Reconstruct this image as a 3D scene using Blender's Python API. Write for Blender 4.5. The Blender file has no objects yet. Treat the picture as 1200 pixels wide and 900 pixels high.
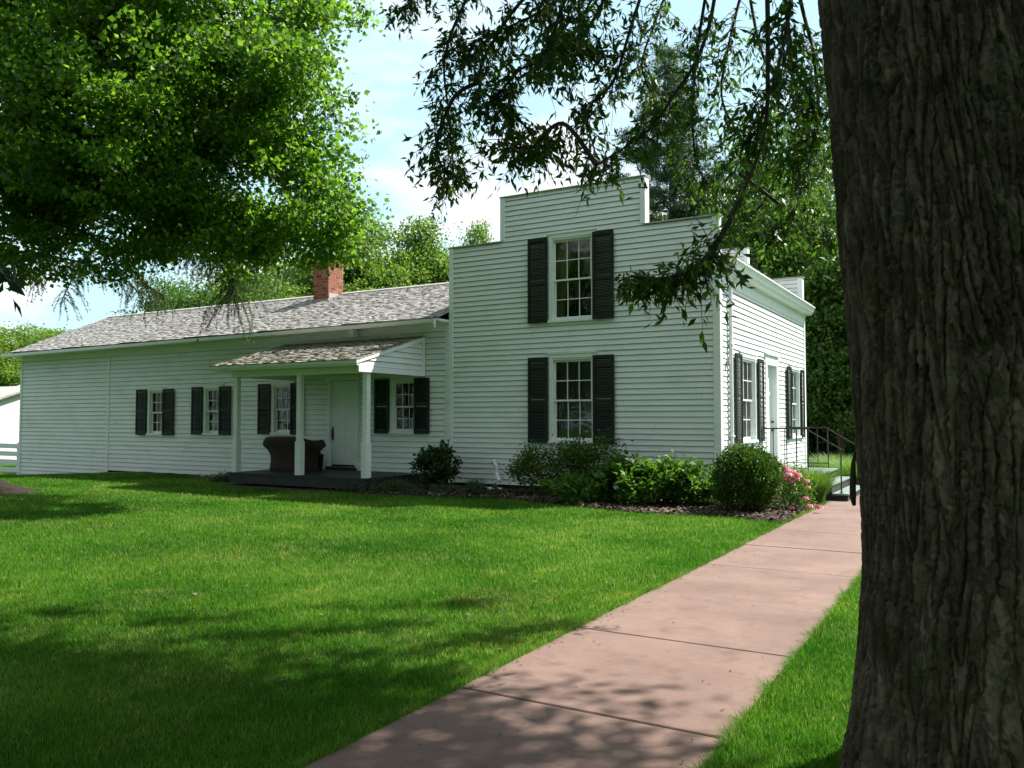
import bpy, math, random
import numpy as np
from mathutils import Vector, noise
C = bpy.context
S = C.scene
R = math.radians

# ---------------------------------------------------------------- camera
H = 1.55
YAW = 30.1
cam = bpy.data.objects.new('camera', bpy.data.cameras.new('camera'))
S.collection.objects.link(cam)
cam.location = (0, 0, H)
cam.rotation_euler = (R(90 + 2.42), 0, R(YAW))
cam.data.sensor_width = 36
cam.data.lens = 970 / 1200 * 36
cam.data.clip_end = 900
S.camera = cam

# ---------------------------------------------------------------- light
SUNV = Vector((1.0, 1.25, 1.95)).normalized()
w = bpy.data.worlds.new('World')
S.world = w
w.use_nodes = True
nt = w.node_tree
nt.nodes.clear()
out = nt.nodes.new('ShaderNodeOutputWorld')
sky = nt.nodes.new('ShaderNodeTexSky')
sky.sky_type = 'NISHITA'
sky.sun_disc = False
sky.sun_elevation = math.asin(SUNV.z)
sky.sun_rotation = math.atan2(SUNV.x, SUNV.y)
sky.air_density = 1.0
sky.dust_density = 1.2
bg = nt.nodes.new('ShaderNodeBackground')
bg.inputs[1].default_value = 0.09
nt.links.new(sky.outputs[0], bg.inputs[0])
cl = nt.nodes.new('ShaderNodeBackground')
cl.inputs[0].default_value = (0.97, 0.985, 1, 1)
cl.inputs[1].default_value = 0.55
tc = nt.nodes.new('ShaderNodeTexCoord')
mp = nt.nodes.new('ShaderNodeMapping')
mp.inputs['Scale'].default_value = (1, 1, 2.6)
mp.inputs['Location'].default_value = (0.35, 0.2, 0.1)
nz = nt.nodes.new('ShaderNodeTexNoise')
nz.inputs['Scale'].default_value = 2.3
nz.inputs['Detail'].default_value = 9
nz.inputs['Roughness'].default_value = 0.55
rp = nt.nodes.new('ShaderNodeValToRGB')
rp.color_ramp.elements[0].position = 0.44
rp.color_ramp.elements[0].color = (0.70, 0.70, 0.70, 1)
rp.color_ramp.elements[1].position = 0.60
rp.color_ramp.elements[1].color = (1, 1, 1, 1)
mx = nt.nodes.new('ShaderNodeMixShader')
nt.links.new(tc.outputs['Generated'], mp.inputs[0])
nt.links.new(mp.outputs[0], nz.inputs[0])
nt.links.new(nz.outputs[0], rp.inputs[0])
nt.links.new(rp.outputs[0], mx.inputs[0])
rc = nt.nodes.new('ShaderNodeValToRGB')
rc.color_ramp.elements[0].position = 0.46; rc.color_ramp.elements[0].color = (0.57, 0.86, 0.96, 1)
rc.color_ramp.elements[1].position = 0.58; rc.color_ramp.elements[1].color = (1, 1, 1, 1)
nt.links.new(nz.outputs[0], rc.inputs[0]); nt.links.new(rc.outputs[0], cl.inputs[0])
nt.links.new(bg.outputs[0], mx.inputs[1])
nt.links.new(cl.outputs[0], mx.inputs[2])
nt.links.new(mx.outputs[0], out.inputs[0])

sl = bpy.data.lights.new('sun', 'SUN')
sl.energy = 5.0
sl.angle = R(0.53)
sl.color = (1.0, 0.95, 0.86)
so = bpy.data.objects.new('sun', sl)
S.collection.objects.link(so)
so.rotation_euler = SUNV.to_track_quat('Z', 'Y').to_euler()
S.view_settings.view_transform = 'Standard'
S.view_settings.look = 'None'
S.view_settings.gamma = 1
S.view_settings.exposure = 1.25
S.render.engine = 'CYCLES'
S.cycles.max_bounces = 8
S.cycles.transparent_max_bounces = 12

rng = np.random.default_rng(7)
random.seed(7)

# ---------------------------------------------------------------- helpers
sY, cY = math.sin(R(YAW)), math.cos(R(YAW))

def at(px, py, t):
    """a real point in the place, t metres in front of the viewpoint"""
    u = (px - 600) / 970
    return Vector(((-sY + u * cY) * t, (cY + u * sY) * t, H + (491 - py) / 970 * t))

def tag(o, label=None, cat=None, group=None, kind=None):
    if label: o['label'] = label
    if cat: o['category'] = cat
    if group: o['group'] = group
    if kind: o['kind'] = kind
    return o

def thing(name, label, cat, loc=(0, 0, 0), rz=0, group=None):
    o = bpy.data.objects.new(name, None)
    o.empty_display_size = 0.2
    S.collection.objects.link(o)
    o.location = loc
    o.rotation_euler = (0, 0, rz)
    return tag(o, label, cat, group)

def link(name, me, mat, parent=None):
    o = bpy.data.objects.new(name, me)
    S.collection.objects.link(o)
    if mat is not None:
        me.materials.append(mat)
    if parent is not None:
        o.parent = parent
    return o

def npmesh(name, V, F, rnd=None, smooth=False):
    """V (n,3), F (m,k) all faces the same size"""
    V = np.asarray(V, dtype=np.float32); F = np.asarray(F, dtype=np.int32)
    me = bpy.data.meshes.new(name)
    me.vertices.add(len(V)); me.vertices.foreach_set('co', V.ravel())
    k = F.shape[1]
    me.loops.add(F.size); me.loops.foreach_set('vertex_index', F.ravel())
    me.polygons.add(len(F))
    me.polygons.foreach_set('loop_start', np.arange(0, F.size, k, dtype=np.int32))
    me.polygons.foreach_set('loop_total', np.full(len(F), k, dtype=np.int32))
    if smooth:
        me.polygons.foreach_set('use_smooth', np.ones(len(F), dtype=bool))
    me.update(calc_edges=True)
    if rnd is not None:
        a = me.attributes.new('rnd', 'FLOAT', 'FACE')
        a.data.foreach_set('value', np.asarray(rnd, dtype=np.float32))
    return me

class MB:
    def __init__(s):
        s.v = []; s.f = []; s.r = []
    def face(s, pts, r=0.5):
        n = len(s.v); s.v += [tuple(p) for p in pts]; s.f.append(tuple(range(n, n + len(pts)))); s.r.append(r)
    def box(s, x0, x1, y0, y1, z0, z1, r=0.5):
        n = len(s.v)
        s.v += [(x0,y0,z0),(x1,y0,z0),(x1,y1,z0),(x0,y1,z0),(x0,y0,z1),(x1,y0,z1),(x1,y1,z1),(x0,y1,z1)]
        for q in ((0,3,2,1),(4,5,6,7),(0,1,5,4),(1,2,6,5),(2,3,7,6),(3,0,4,7)):
            s.f.append(tuple(n + i for i in q)); s.r.append(r)
        return s
    def obox(s, o, ax, ay, az, r=0.5):
        """box from origin corner o with edge vectors ax, ay, az"""
        o, ax, ay, az = map(Vector, (o, ax, ay, az))
        n = len(s.v)
        for a, b, c in ((0,0,0),(1,0,0),(1,1,0),(0,1,0),(0,0,1),(1,0,1),(1,1,1),(0,1,1)):
            s.v.append(tuple(o + ax*a + ay*b + az*c))
        for q in ((0,3,2,1),(4,5,6,7),(0,1,5,4),(1,2,6,5),(2,3,7,6),(3,0,4,7)):
            s.f.append(tuple(n + i for i in q)); s.r.append(r)
    def prism(s, poly, d):
        """poly list of 3d points, extruded by vector d"""
        d = Vector(d); n = len(s.v); k = len(poly)
        s.v += [tuple(p) for p in poly] + [tuple(Vector(p) + d) for p in poly]
        s.f.append(tuple(range(n, n + k))[::-1]); s.f.append(tuple(range(n + k, n + 2 * k))); s.r += [.5, .5]
        for i in range(k):
            j = (i + 1) % k
            s.f.append((n + i, n + j, n + k + j, n + k + i)); s.r.append(.5)
    def tube(s, pts, rad, sides=8, cap=True):
        pts = [Vector(p) for p in pts]
        if not hasattr(rad, '__len__'): rad = [rad] * len(pts)
        n = len(s.v); ref = None
        for i, p in enumerate(pts):
            d = (pts[min(i + 1, len(pts) - 1)] - pts[max(i - 1, 0)])
            if d.length < 1e-9: d = Vector((0, 0, 1))
            d.normalize()
            if ref is None:
                ref = Vector((1, 0, 0)) if abs(d.x) < .8 else Vector((0, 1, 0))
            a = (ref - d * ref.dot(d)).normalized(); ref = a; b = d.cross(a)
            for k in range(sides):
                t = 2 * math.pi * k / sides
                s.v.append(tuple(p + (a * math.cos(t) + b * math.sin(t)) * rad[i]))
        for i in range(len(pts) - 1):
            for k in range(sides):
                k2 = (k + 1) % sides
                s.f.append((n + i*sides + k, n + i*sides + k2, n + (i+1)*sides + k2, n + (i+1)*sides + k)); s.r.append(.5)
        if cap:
            s.f.append(tuple(n + k for k in range(sides))[::-1]); s.r.append(.5)
            m = n + (len(pts) - 1) * sides
            s.f.append(tuple(m + k for k in range(sides))); s.r.append(.5)
    def build_each(s, name, mat, parent=None, **k):
        """every box a part of its own"""
        for i in range(len(s.v) // 8):
            c = type(s)(); c.v = s.v[8*i:8*i+8]; c.f = [tuple(q - 8*i for q in f) for f in s.f[6*i:6*i+6]]; c.r = s.r[6*i:6*i+6]
            c.build(name, mat, parent, **k)
    def build(s, name, mat, parent=None, smooth=False, rnd=False, bevel=0):
        me = bpy.data.meshes.new(name)
        me.from_pydata(s.v, [], s.f)
        if rnd:
            a = me.attributes.new('rnd', 'FLOAT', 'FACE'); a.data.foreach_set('value', s.r)
        if smooth:
            me.polygons.foreach_set('use_smooth', [True] * len(s.f))
        me.update()
        o = link(name, me, mat, parent)
        if bevel:
            b = o.modifiers.new('bevel', 'BEVEL'); b.width = bevel; b.segments = 1; b.limit_method = 'ANGLE'
        return o

# ---------------------------------------------------------------- materials
def newmat(name):
    m = bpy.data.materials.new(name); m.use_nodes = True
    return m, m.node_tree, m.node_tree.nodes['Principled BSDF']

def noise_node(nt, scale, detail=4, vec=None, rough=.55, stretch=None):
    n = nt.nodes.new('ShaderNodeTexNoise'); n.inputs['Scale'].default_value = scale
    n.inputs['Detail'].default_value = detail; n.inputs['Roughness'].default_value = rough
    g = nt.nodes.new('ShaderNodeNewGeometry')
    if stretch:
        mpn = nt.nodes.new('ShaderNodeMapping'); mpn.inputs['Scale'].default_value = stretch
        nt.links.new(g.outputs['Position'], mpn.inputs[0]); nt.links.new(mpn.outputs[0], n.inputs[0])
    else:
        nt.links.new(g.outputs['Position'], n.inputs[0])
    return n

def ramp(nt, src, stops):
    r = nt.nodes.new('ShaderNodeValToRGB')
    while len(r.color_ramp.elements) > 2: r.color_ramp.elements.remove(r.color_ramp.elements[-1])
    for i, (p, c) in enumerate(stops):
        e = r.color_ramp.elements[i] if i < 2 else r.color_ramp.elements.new(p)
        e.position = p; e.color = (*c, 1)
    nt.links.new(src, r.inputs[0])
    return r

def mixc(nt, fac, a, b, mode='MIX'):
    m = nt.nodes.new('ShaderNodeMix'); m.data_type = 'RGBA'; m.blend_type = mode
    for sock, v in ((m.inputs[0], fac), (m.inputs[6], a), (m.inputs[7], b)):
        if hasattr(v, 'is_output') or isinstance(v, bpy.types.NodeSocket): nt.links.new(v, sock)
        elif isinstance(v, (int, float)): sock.default_value = v
        else: sock.default_value = (*v, 1)
    return m.outputs[2]

def bump(nt, bsdf, src, strength, dist):
    b = nt.nodes.new('ShaderNodeBump'); b.inputs['Strength'].default_value = strength
    b.inputs['Distance'].default_value = dist
    nt.links.new(src, b.inputs['Height']); nt.links.new(b.outputs[0], bsdf.inputs['Normal'])

def simple(name, c1, c2, scale=4, rough=.6, bmp=0, bd=.002, detail=5, stretch=None, spec=.3, metal=0):
    m, nt, b = newmat(name)
    n = noise_node(nt, scale, detail, stretch=stretch)
    r = ramp(nt, n.outputs[0], [(.35, c1), (.65, c2)])
    nt.links.new(r.outputs[0], b.inputs['Base Color'])
    b.inputs['Roughness'].default_value = rough; b.inputs['Specular IOR Level'].default_value = spec
    b.inputs['Metallic'].default_value = metal
    if bmp: bump(nt, b, n.outputs[0], bmp, bd)
    return m

def paint(name, c=(.76, .79, .79), dirt=(.50, .55, .47)):
    m, nt, b = newmat(name)
    n1 = noise_node(nt, 1.3, 6, stretch=(1, 1, 2.2))
    n2 = noise_node(nt, 14, 5, stretch=(.25, .25, 3))
    n3 = noise_node(nt, 60, 3, stretch=(.12, .12, 2))
    r1 = ramp(nt, n1.outputs[0], [(.5, (0, 0, 0)), (.8, (.45, .45, .45))])
    col = mixc(nt, r1.outputs[0], c, dirt)
    r2 = ramp(nt, n2.outputs[0], [(.3, (.90, .91, .90)), (.7, (1, 1, 1))])
    col = mixc(nt, 1.0, col, r2.outputs[0], 'MULTIPLY')
    # streaks of mildew with their own shape
    n4 = noise_node(nt, 3.0, 5, stretch=(6, 6, .35))
    r4 = ramp(nt, n4.outputs[0], [(.62, (0, 0, 0)), (.8, (.30, .30, .30))])
    col = mixc(nt, r4.outputs[0], col, (.48, .52, .40))
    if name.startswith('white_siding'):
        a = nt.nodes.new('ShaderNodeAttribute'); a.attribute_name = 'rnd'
        col = mixc(nt, a.outputs['Fac'], (.055, .05, .035), col)  # low values darken the lap grooves: painted shadow line and grime
    nt.links.new(col, b.inputs['Base Color'])
    b.inputs['Roughness'].default_value = .5; b.inputs['Specular IOR Level'].default_value = .3
    bump(nt, b, n3.outputs[0], .5, .0015)
    return m

M = {}
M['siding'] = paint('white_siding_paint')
M['trim'] = paint('white_trim_paint', (.80, .83, .83), (.60, .64, .57))
M['shutter'] = simple('dark_green_paint', (.004, .011, .009), (.008, .017, .014), 6, .5, .2, .001)
M['porch'] = simple('grey_green_floor_paint', (.018, .026, .024), (.034, .045, .041), 5, .55, .3, .001, stretch=(8, 1, 1))
M['step'] = simple('sage_step_paint', (.13, .18, .16), (.20, .25, .23), 3, .6, .2, .001)
M['dark'] = simple('dark_boards', (.018, .02, .018), (.03, .032, .028), 5, .8)
M['iron'] = simple('black_iron', (.012, .012, .013), (.03, .028, .026), 20, .45, .2, .0008, spec=.5)
M['handle'] = simple('black_handle', (.008, .008, .008), (.015, .015, .015), 20, .4)
M['pvc'] = simple('white_plastic', (.70, .70, .66), (.82, .82, .80), 8, .4)
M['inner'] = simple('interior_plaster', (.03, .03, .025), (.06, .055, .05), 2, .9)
M['stone'] = simple('pale_stone', (.22, .2, .17), (.42, .40, .36), 20, .9, .6, .01)
M['wood'] = simple('branch_bark', (.035, .028, .020), (.085, .070, .052), 12, .9, .6, .01)
M['wood_far'] = simple('grey_trunk_bark', (.06, .05, .04), (.13, .11, .09), 5, .9, .6, .02)
M['twig'] = simple('twig_bark', (.06, .045, .03), (.12, .09, .06), 20, .9)
M['galv'] = simple('galvanised_pipe', (.28, .27, .25), (.40, .39, .36), 10, .5)

def rndmat(name, stops, rough=.85, nscale=20, nlo=.75, bmp=.4, bd=.003, stretch=None, spec=.2):
    m, nt, b = newmat(name)
    a = nt.nodes.new('ShaderNodeAttribute'); a.attribute_name = 'rnd'
    r = ramp(nt, a.outputs['Fac'], stops)
    n = noise_node(nt, nscale, 6, stretch=stretch)
    r2 = ramp(nt, n.outputs[0], [(.3, (nlo,) * 3), (.7, (1, 1, 1))])
    col = mixc(nt, 1.0, r.outputs[0], r2.outputs[0], 'MULTIPLY')
    nt.links.new(col, b.inputs['Base Color']); b.inputs['Roughness'].default_value = rough
    b.inputs['Specular IOR Level'].default_value = spec
    bump(nt, b, n.outputs[0], bmp, bd)
    return m
M['shingle'] = rndmat('weathered_shingle', [(0, (.20, .185, .175)), (.35, (.38, .36, .35)), (.7, (.48, .46, .45)), (1, (.58, .56, .55))], nscale=9, nlo=.55, stretch=(6, 1, 1))
M['shingle_moss'] = rndmat('mossy_porch_shingle', [(0, (.15, .135, .11)), (.35, (.32, .30, .255)), (.7, (.46, .435, .385)), (1, (.60, .575, .52))], nscale=9, nlo=.5, stretch=(6, 1, 1))
M['brick'] = rndmat('red_brick', [(0, (.12, .035, .024)), (.4, (.24, .068, .040)), (.8, (.33, .11, .062)), (1, (.38, .17, .11))], nscale=50, nlo=.7)
M['mortar'] = simple('mortar', (.22, .18, .145), (.32, .27, .22), 30, .95, .4, .003)
M['chip'] = rndmat('wood_chips', [(0, (.025, .018, .012)), (.5, (.085, .062, .042)), (1, (.20, .16, .115))], nscale=60, nlo=.7)
M['rose'] = rndmat('rose_petals', [(0, (.62, .10, .19)), (.6, (.82, .27, .36)), (.9, (.85, .45, .50)), (1, (.9, .75, .75))], nscale=60, nlo=.85, rough=.6)

def leafmat(name, stops, transl=.38, rough=.5, big=1.2, tint=(1.15, 1.18, .55)):
    m, nt, b = newmat(name)
    a = nt.nodes.new('ShaderNodeAttribute'); a.attribute_name = 'rnd'
    r = ramp(nt, a.outputs['Fac'], stops)
    n = noise_node(nt, big, 3)
    r2 = ramp(nt, n.outputs[0], [(.3, (.72, .78, .8)), (.7, (1.12, 1.08, 1.0))])
    col = mixc(nt, 1.0, r.outputs[0], r2.outputs[0], 'MULTIPLY')
    nt.links.new(col, b.inputs['Base Color'])
    b.inputs['Roughness'].default_value = rough; b.inputs['Specular IOR Level'].default_value = .25
    tr = nt.nodes.new('ShaderNodeBsdfTranslucent')
    c2 = mixc(nt, 1.0, col, tint, 'MULTIPLY')
    hs = nt.nodes.new('ShaderNodeHueSaturation'); hs.inputs['Value'].default_value = 2.0
    nt.links.new(c2, hs.inputs['Color']); nt.links.new(hs.outputs[0], tr.inputs[0])
    mx = nt.nodes.new('ShaderNodeMixShader'); mx.inputs[0].default_value = transl
    nt.links.new(b.outputs[0], mx.inputs[1]); nt.links.new(tr.outputs[0], mx.inputs[2])
    nt.links.new(mx.outputs[0], nt.nodes['Material Output'].inputs[0])
    return m
G = lambda s: [(0, tuple(.55 * c * s for c in (.045, .10, .018))), (.5, tuple(c * s for c in (.045, .105, .016))), (1, tuple(c * s for c in (.085, .16, .02)))]
M['leaf_left'] = leafmat('linden_leaf', [(0, (.032, .082, .011)), (.5, (.076, .168, .017)), (1, (.148, .258, .029))], .45)
M['leaf_right'] = leafmat('ash_leaf', [(0, (.018, .042, .010)), (.6, (.038, .088, .014)), (1, (.085, .175, .020))], .36)
M['leaf_near'] = leafmat('dark_leaf', [(0, (.012, .030, .012)), (1, (.026, .06, .018))], .2)
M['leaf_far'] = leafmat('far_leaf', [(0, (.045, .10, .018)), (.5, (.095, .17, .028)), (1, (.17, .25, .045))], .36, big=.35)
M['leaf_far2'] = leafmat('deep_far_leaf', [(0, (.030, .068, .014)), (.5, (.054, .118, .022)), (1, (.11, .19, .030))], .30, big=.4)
M['needle'] = leafmat('pine_needle', [(0, (.022, .05, .028)), (.6, (.04, .085, .045)), (1, (.075, .13, .06))], .15, big=.5)
M['larch'] = leafmat('larch_needle', [(0, (.03, .06, .03)), (1, (.08, .13, .06))], .3, big=.5)
M['shrub_dark'] = leafmat('shrub_leaf_dark', [(0, (.014, .035, .012)), (.7, (.03, .068, .018)), (1, (.06, .12, .03))], .2, big=3)
M['shrub_loose'] = leafmat('shrub_leaf_loose', [(0, (.025, .06, .01)), (.7, (.055, .125, .016)), (.93, (.11, .18, .02)), (1, (.18, .13, .03))], .3, big=3)
M['shrub_broad'] = leafmat('shrub_leaf_broad', [(0, (.03, .07, .012)), (.6, (.06, .14, .02)), (1, (.12, .22, .03))], .3, big=3)
M['box'] = leafmat('boxwood_leaf', [(0, (.018, .045, .008)), (.6, (.04, .095, .012)), (1, (.085, .165, .018))], .25, big=4)
M['cover'] = leafmat('ground_cover_leaf', [(0, (.03, .055, .025)), (.7, (.06, .10, .045)), (1, (.11, .16, .07))], .2, big=4)
M['tallgrass'] = leafmat('tall_grass_blade', [(0, (.045, .10, .02)), (.6, (.08, .17, .03)), (1, (.14, .23, .05))], .35, big=3)

# grass blades: patches of drier and lusher turf
m, nt, b = newmat('grass_blade')
a = nt.nodes.new('ShaderNodeAttribute'); a.attribute_name = 'rnd'
r = ramp(nt, a.outputs['Fac'], [(0, (.022, .085, .005)), (.55, (.055, .175, .008)), (.9, (.10, .25, .014)), (.965, (.15, .21, .045)), (1, (.24, .235, .085))])
n = noise_node(nt, .55, 6, rough=.65); r2 = ramp(nt, n.outputs[0], [(.38, (.80, .92, .8)), (.62, (1.75, 1.25, 1.9))])
n3 = noise_node(nt, 3.1, 5, rough=.7); r3 = ramp(nt, n3.outputs[0], [(.35, (.75, .85, .8)), (.55, (1.05, 1.02, 1.1)), (.70, (1.9, 1.25, 2.2))])
col = mixc(nt, 1.0, r.outputs[0], r2.outputs[0], 'MULTIPLY'); col = mixc(nt, 1.0, col, r3.outputs[0], 'MULTIPLY')
nt.links.new(col, b.inputs['Base Color']); b.inputs['Roughness'].default_value = .6; b.inputs['Specular IOR Level'].default_value = .2
tr = nt.nodes.new('ShaderNodeBsdfTranslucent'); hs = nt.nodes.new('ShaderNodeHueSaturation'); hs.inputs['Value'].default_value = 1.8
nt.links.new(col, hs.inputs['Color']); nt.links.new(hs.outputs[0], tr.inputs[0])
mxs = nt.nodes.new('ShaderNodeMixShader'); mxs.inputs[0].default_value = .4
nt.links.new(b.outputs[0], mxs.inputs[1]); nt.links.new(tr.outputs[0], mxs.inputs[2]); nt.links.new(mxs.outputs[0], nt.nodes['Material Output'].inputs[0])
M['blade'] = m

m, nt, b = newmat('turf_ground')
n = noise_node(nt, .55, 6, rough=.65); r = ramp(nt, n.outputs[0], [(.3, (.02, .07, .006)), (.5, (.038, .11, .009)), (.7, (.075, .13, .02))])
n2 = noise_node(nt, 60, 5); r2 = ramp(nt, n2.outputs[0], [(.35, (.45, .5, .4)), (.65, (1.15, 1.1, 1.1))])
n4 = noise_node(nt, 4, 4); r4 = ramp(nt, n4.outputs[0], [(.4, (.8, .85, .8)), (.7, (1.2, 1.1, 1.1))])
col = mixc(nt, 1.0, r.outputs[0], r2.outputs[0], 'MULTIPLY'); col = mixc(nt, 1.0, col, r4.outputs[0], 'MULTIPLY')
nt.links.new(col, b.inputs['Base Color']); b.inputs['Roughness'].default_value = .95; b.inputs['Specular IOR Level'].default_value = .05
bump(nt, b, n2.outputs[0], .8, .03)
M['turf'] = m

m, nt, b = newmat('pink_concrete')
n = noise_node(nt, 1.1, 7, rough=.6); r = ramp(nt, n.outputs[0], [(.3, (.160, .106, .090)), (.7, (.245, .168, .145))])
n2 = noise_node(nt, 26, 6, stretch=(.25, 6, 1), rough=.7); r2 = ramp(nt, n2.outputs[0], [(.3, (.82, .81, .80)), (.65, (1.05, 1.05, 1.05))])
n3 = noise_node(nt, 260, 3); r3 = ramp(nt, n3.outputs[0], [(.3, (.82, .82, .82)), (.6, (1.04, 1.04, 1.04))])
n4 = noise_node(nt, 5, 5); r4 = ramp(nt, n4.outputs[0], [(.56, (1, 1, 1)), (.74, (.78, .76, .74))])
n5 = noise_node(nt, 42, 2); r5 = ramp(nt, n5.outputs[0], [(.72, (1, 1, 1)), (.76, (.7, .68, .66))])
n6 = noise_node(nt, 90, 4, stretch=(.12, 3, 1)); r6 = ramp(nt, n6.outputs[0], [(.3, (.84, .83, .82)), (.6, (1.04, 1.04, 1.04))])
col = r.outputs[0]
for q in (r2, r3, r4, r5, r6): col = mixc(nt, 1.0, col, q.outputs[0], 'MULTIPLY')
nt.links.new(col, b.inputs['Base Color']); b.inputs['Roughness'].default_value = .85; b.inputs['Specular IOR Level'].default_value = .2
bump(nt, b, n2.outputs[0], .5, .004)
M['path'] = m
M['soil'] = simple('bare_soil', (.030, .022, .015), (.075, .055, .038), 9, .95, .9, .03)

m, nt, b = newmat('furrowed_bark')
n = noise_node(nt, 10, 7, rough=.7, stretch=(1, 1, .3)); r = ramp(nt, n.outputs[0], [(.28, (.044, .034, .023)), (.5, (.080, .065, .047)), (.72, (.130, .112, .088))])
n2 = noise_node(nt, 3.3, 5, rough=.7); r2 = ramp(nt, n2.outputs[0], [(.5, (0, 0, 0)), (.66, (.75, .75, .75))])
a = nt.nodes.new('ShaderNodeAttribute'); a.attribute_name = 'rnd'
rpl = ramp(nt, a.outputs['Fac'], [(.15, (.62, .60, .56)), (.5, (1.0, 1.0, .97)), (.8, (1.75, 1.75, 1.7))])
base_c = mixc(nt, 1.0, r.outputs[0], rpl.outputs[0], 'MULTIPLY')
col = mixc(nt, r2.outputs[0], base_c, (.032, .035, .011))
n5 = noise_node(nt, 16, 3, stretch=(1, 1, .35)); r5 = ramp(nt, n5.outputs[0], [(.70, (0, 0, 0)), (.76, (.55, .55, .55))])
col = mixc(nt, r5.outputs[0], col, (.085, .095, .085))
nt.links.new(col, b.inputs['Base Color']); b.inputs['Roughness'].default_value = .95; b.inputs['Specular IOR Level'].default_value = .15
n6 = noise_node(nt, 70, 6, rough=.7, stretch=(1, 1, .35)); bump(nt, b, n6.outputs[0], .9, .008)
M['bark'] = m

m, nt, b = newmat('window_glass')
gl = nt.nodes.new('ShaderNodeBsdfGlossy'); gl.inputs['Roughness'].default_value = .02
nw = noise_node(nt, 2.5, 2); bb = nt.nodes.new('ShaderNodeBump'); bb.inputs['Strength'].default_value = .25; bb.inputs['Distance'].default_value = .02
nt.links.new(nw.outputs[0], bb.inputs['Height']); nt.links.new(bb.outputs[0], gl.inputs['Normal'])
trn = nt.nodes.new('ShaderNodeBsdfTransparent'); trn.inputs[0].default_value = (.90, .94, .91, 1)
fr = nt.nodes.new('ShaderNodeFresnel'); fr.inputs[0].default_value = 1.6
mg = nt.nodes.new('ShaderNodeMixShader')
nt.links.new(fr.outputs[0], mg.inputs[0]); nt.links.new(trn.outputs[0], mg.inputs[1]); nt.links.new(gl.outputs[0], mg.inputs[2])
nt.links.new(mg.outputs[0], nt.nodes['Material Output'].inputs[0])
M['glass'] = m

def cloth(name, c, pat=None):
    m, nt, b = newmat(name)
    n = noise_node(nt, 35 if pat else 8, 4); r = ramp(nt, n.outputs[0], [(.42, pat or tuple(x * .8 for x in c)), (.58, c)])
    nt.links.new(r.outputs[0], b.inputs['Base Color']); b.inputs['Roughness'].default_value = .9
    t = nt.nodes.new('ShaderNodeBsdfTranslucent'); nt.links.new(r.outputs[0], t.inputs[0])
    x = nt.nodes.new('ShaderNodeMixShader'); x.inputs[0].default_value = .4
    nt.links.new(b.outputs[0], x.inputs[1]); nt.links.new(t.outputs[0], x.inputs[2]); nt.links.new(x.outputs[0], nt.nodes['Material Output'].inputs[0])
    return m
M['sheer'] = cloth('grey_sheer_curtain', (.17, .19, .16))
M['drape'] = cloth('patterned_drape', (.62, .60, .40), (.38, .40, .22))
M['lace'] = cloth('white_lace', (.85, .78, .76), (.55, .48, .46))

m, nt, b = newmat('dark_wicker')
wv = nt.nodes.new('ShaderNodeTexWave'); wv.inputs['Scale'].default_value = 22; wv.bands_direction = 'Z'; wv.inputs['Distortion'].default_value = 1.5
g = nt.nodes.new('ShaderNodeNewGeometry'); nt.links.new(g.outputs['Position'], wv.inputs[0])
r = ramp(nt, wv.outputs['Fac'], [(0, (.014, .008, .006)), (1, (.055, .028, .020))])
nt.links.new(r.outputs[0], b.inputs['Base Color']); b.inputs['Roughness'].default_value = .8
bump(nt, b, wv.outputs['Fac'], .8, .006)
M['wicker'] = m

# ---------------------------------------------------------------- ground
def sstep(a, b, x):
    t = np.clip((x - a) / (b - a), 0, 1); return t * t * (3 - 2 * t)

def ground_z(x, y):
    x = np.asarray(x, float); y = np.asarray(y, float)
    z = -0.050 * np.clip(-21.6 - x, 0, 9) * sstep(3, 10, y)
    z = z + .03 * np.sin(x * .55 + 1) * np.sin(y * .43 + .5) * sstep(1.5, 5, np.abs(x + 1.9)) * (1 - sstep(9, 13, y)) 
    r = np.sqrt((x + 18.4) ** 2 + (y - 9.3) ** 2)
    return z

def axis(lo, hi, a, b, fine):
    """fine spacing in a..b, growing outside it"""
    v = list(np.arange(a, b + 1e-6, fine)); st = fine
    while v[-1] < hi: st *= 1.35; v.append(v[-1] + st)
    st = fine
    while v[0] > lo: st *= 1.35; v.insert(0, v[0] - st)
    return np.array(v)
gx = axis(-420, 420, -30, 6, .4); gy = axis(-120, 500, -2, 26, .4)
X, Y = np.meshgrid(gx, gy); Z = ground_z(X, Y)
V = np.stack([X.ravel(), Y.ravel(), Z.ravel()], 1); nx, ny = len(gx), len(gy)
ii, jj = np.meshgrid(np.arange(nx - 1), np.arange(ny - 1)); k = (jj * nx + ii).ravel()
o = link('ground', npmesh('ground', V, np.stack([k, k + 1, k + 1 + nx, k + nx], 1), smooth=True), M['turf'])
tag(o, 'green lawn ground spreading around the white house', 'ground', kind='structure')

# path: five-foot slabs with open joints
PX0, PX1, PY1 = -2.66, -1.14, 21.0
mb = MB()
y = 4.0 - 1.555 * 6
while y < PY1 - .2:
    mb.box(PX0, PX1, y + .005, y + 1.550, -.05, .022 + .003 * math.sin(y * 7))
    y += 1.555
o = mb.build('path', M['path'], bevel=.006); tag(o, 'pink concrete walkway of square slabs crossing the lawn', 'path', kind='structure')
mb = MB(); mb.box(PX0 + .01, PX1 - .01, 4.0 - 1.555 * 6, PY1, -.06, .008)
o = mb.build('path_bed', M['soil']); tag(o, 'dark joint filling under the pink walkway', 'path', kind='structure')

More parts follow.
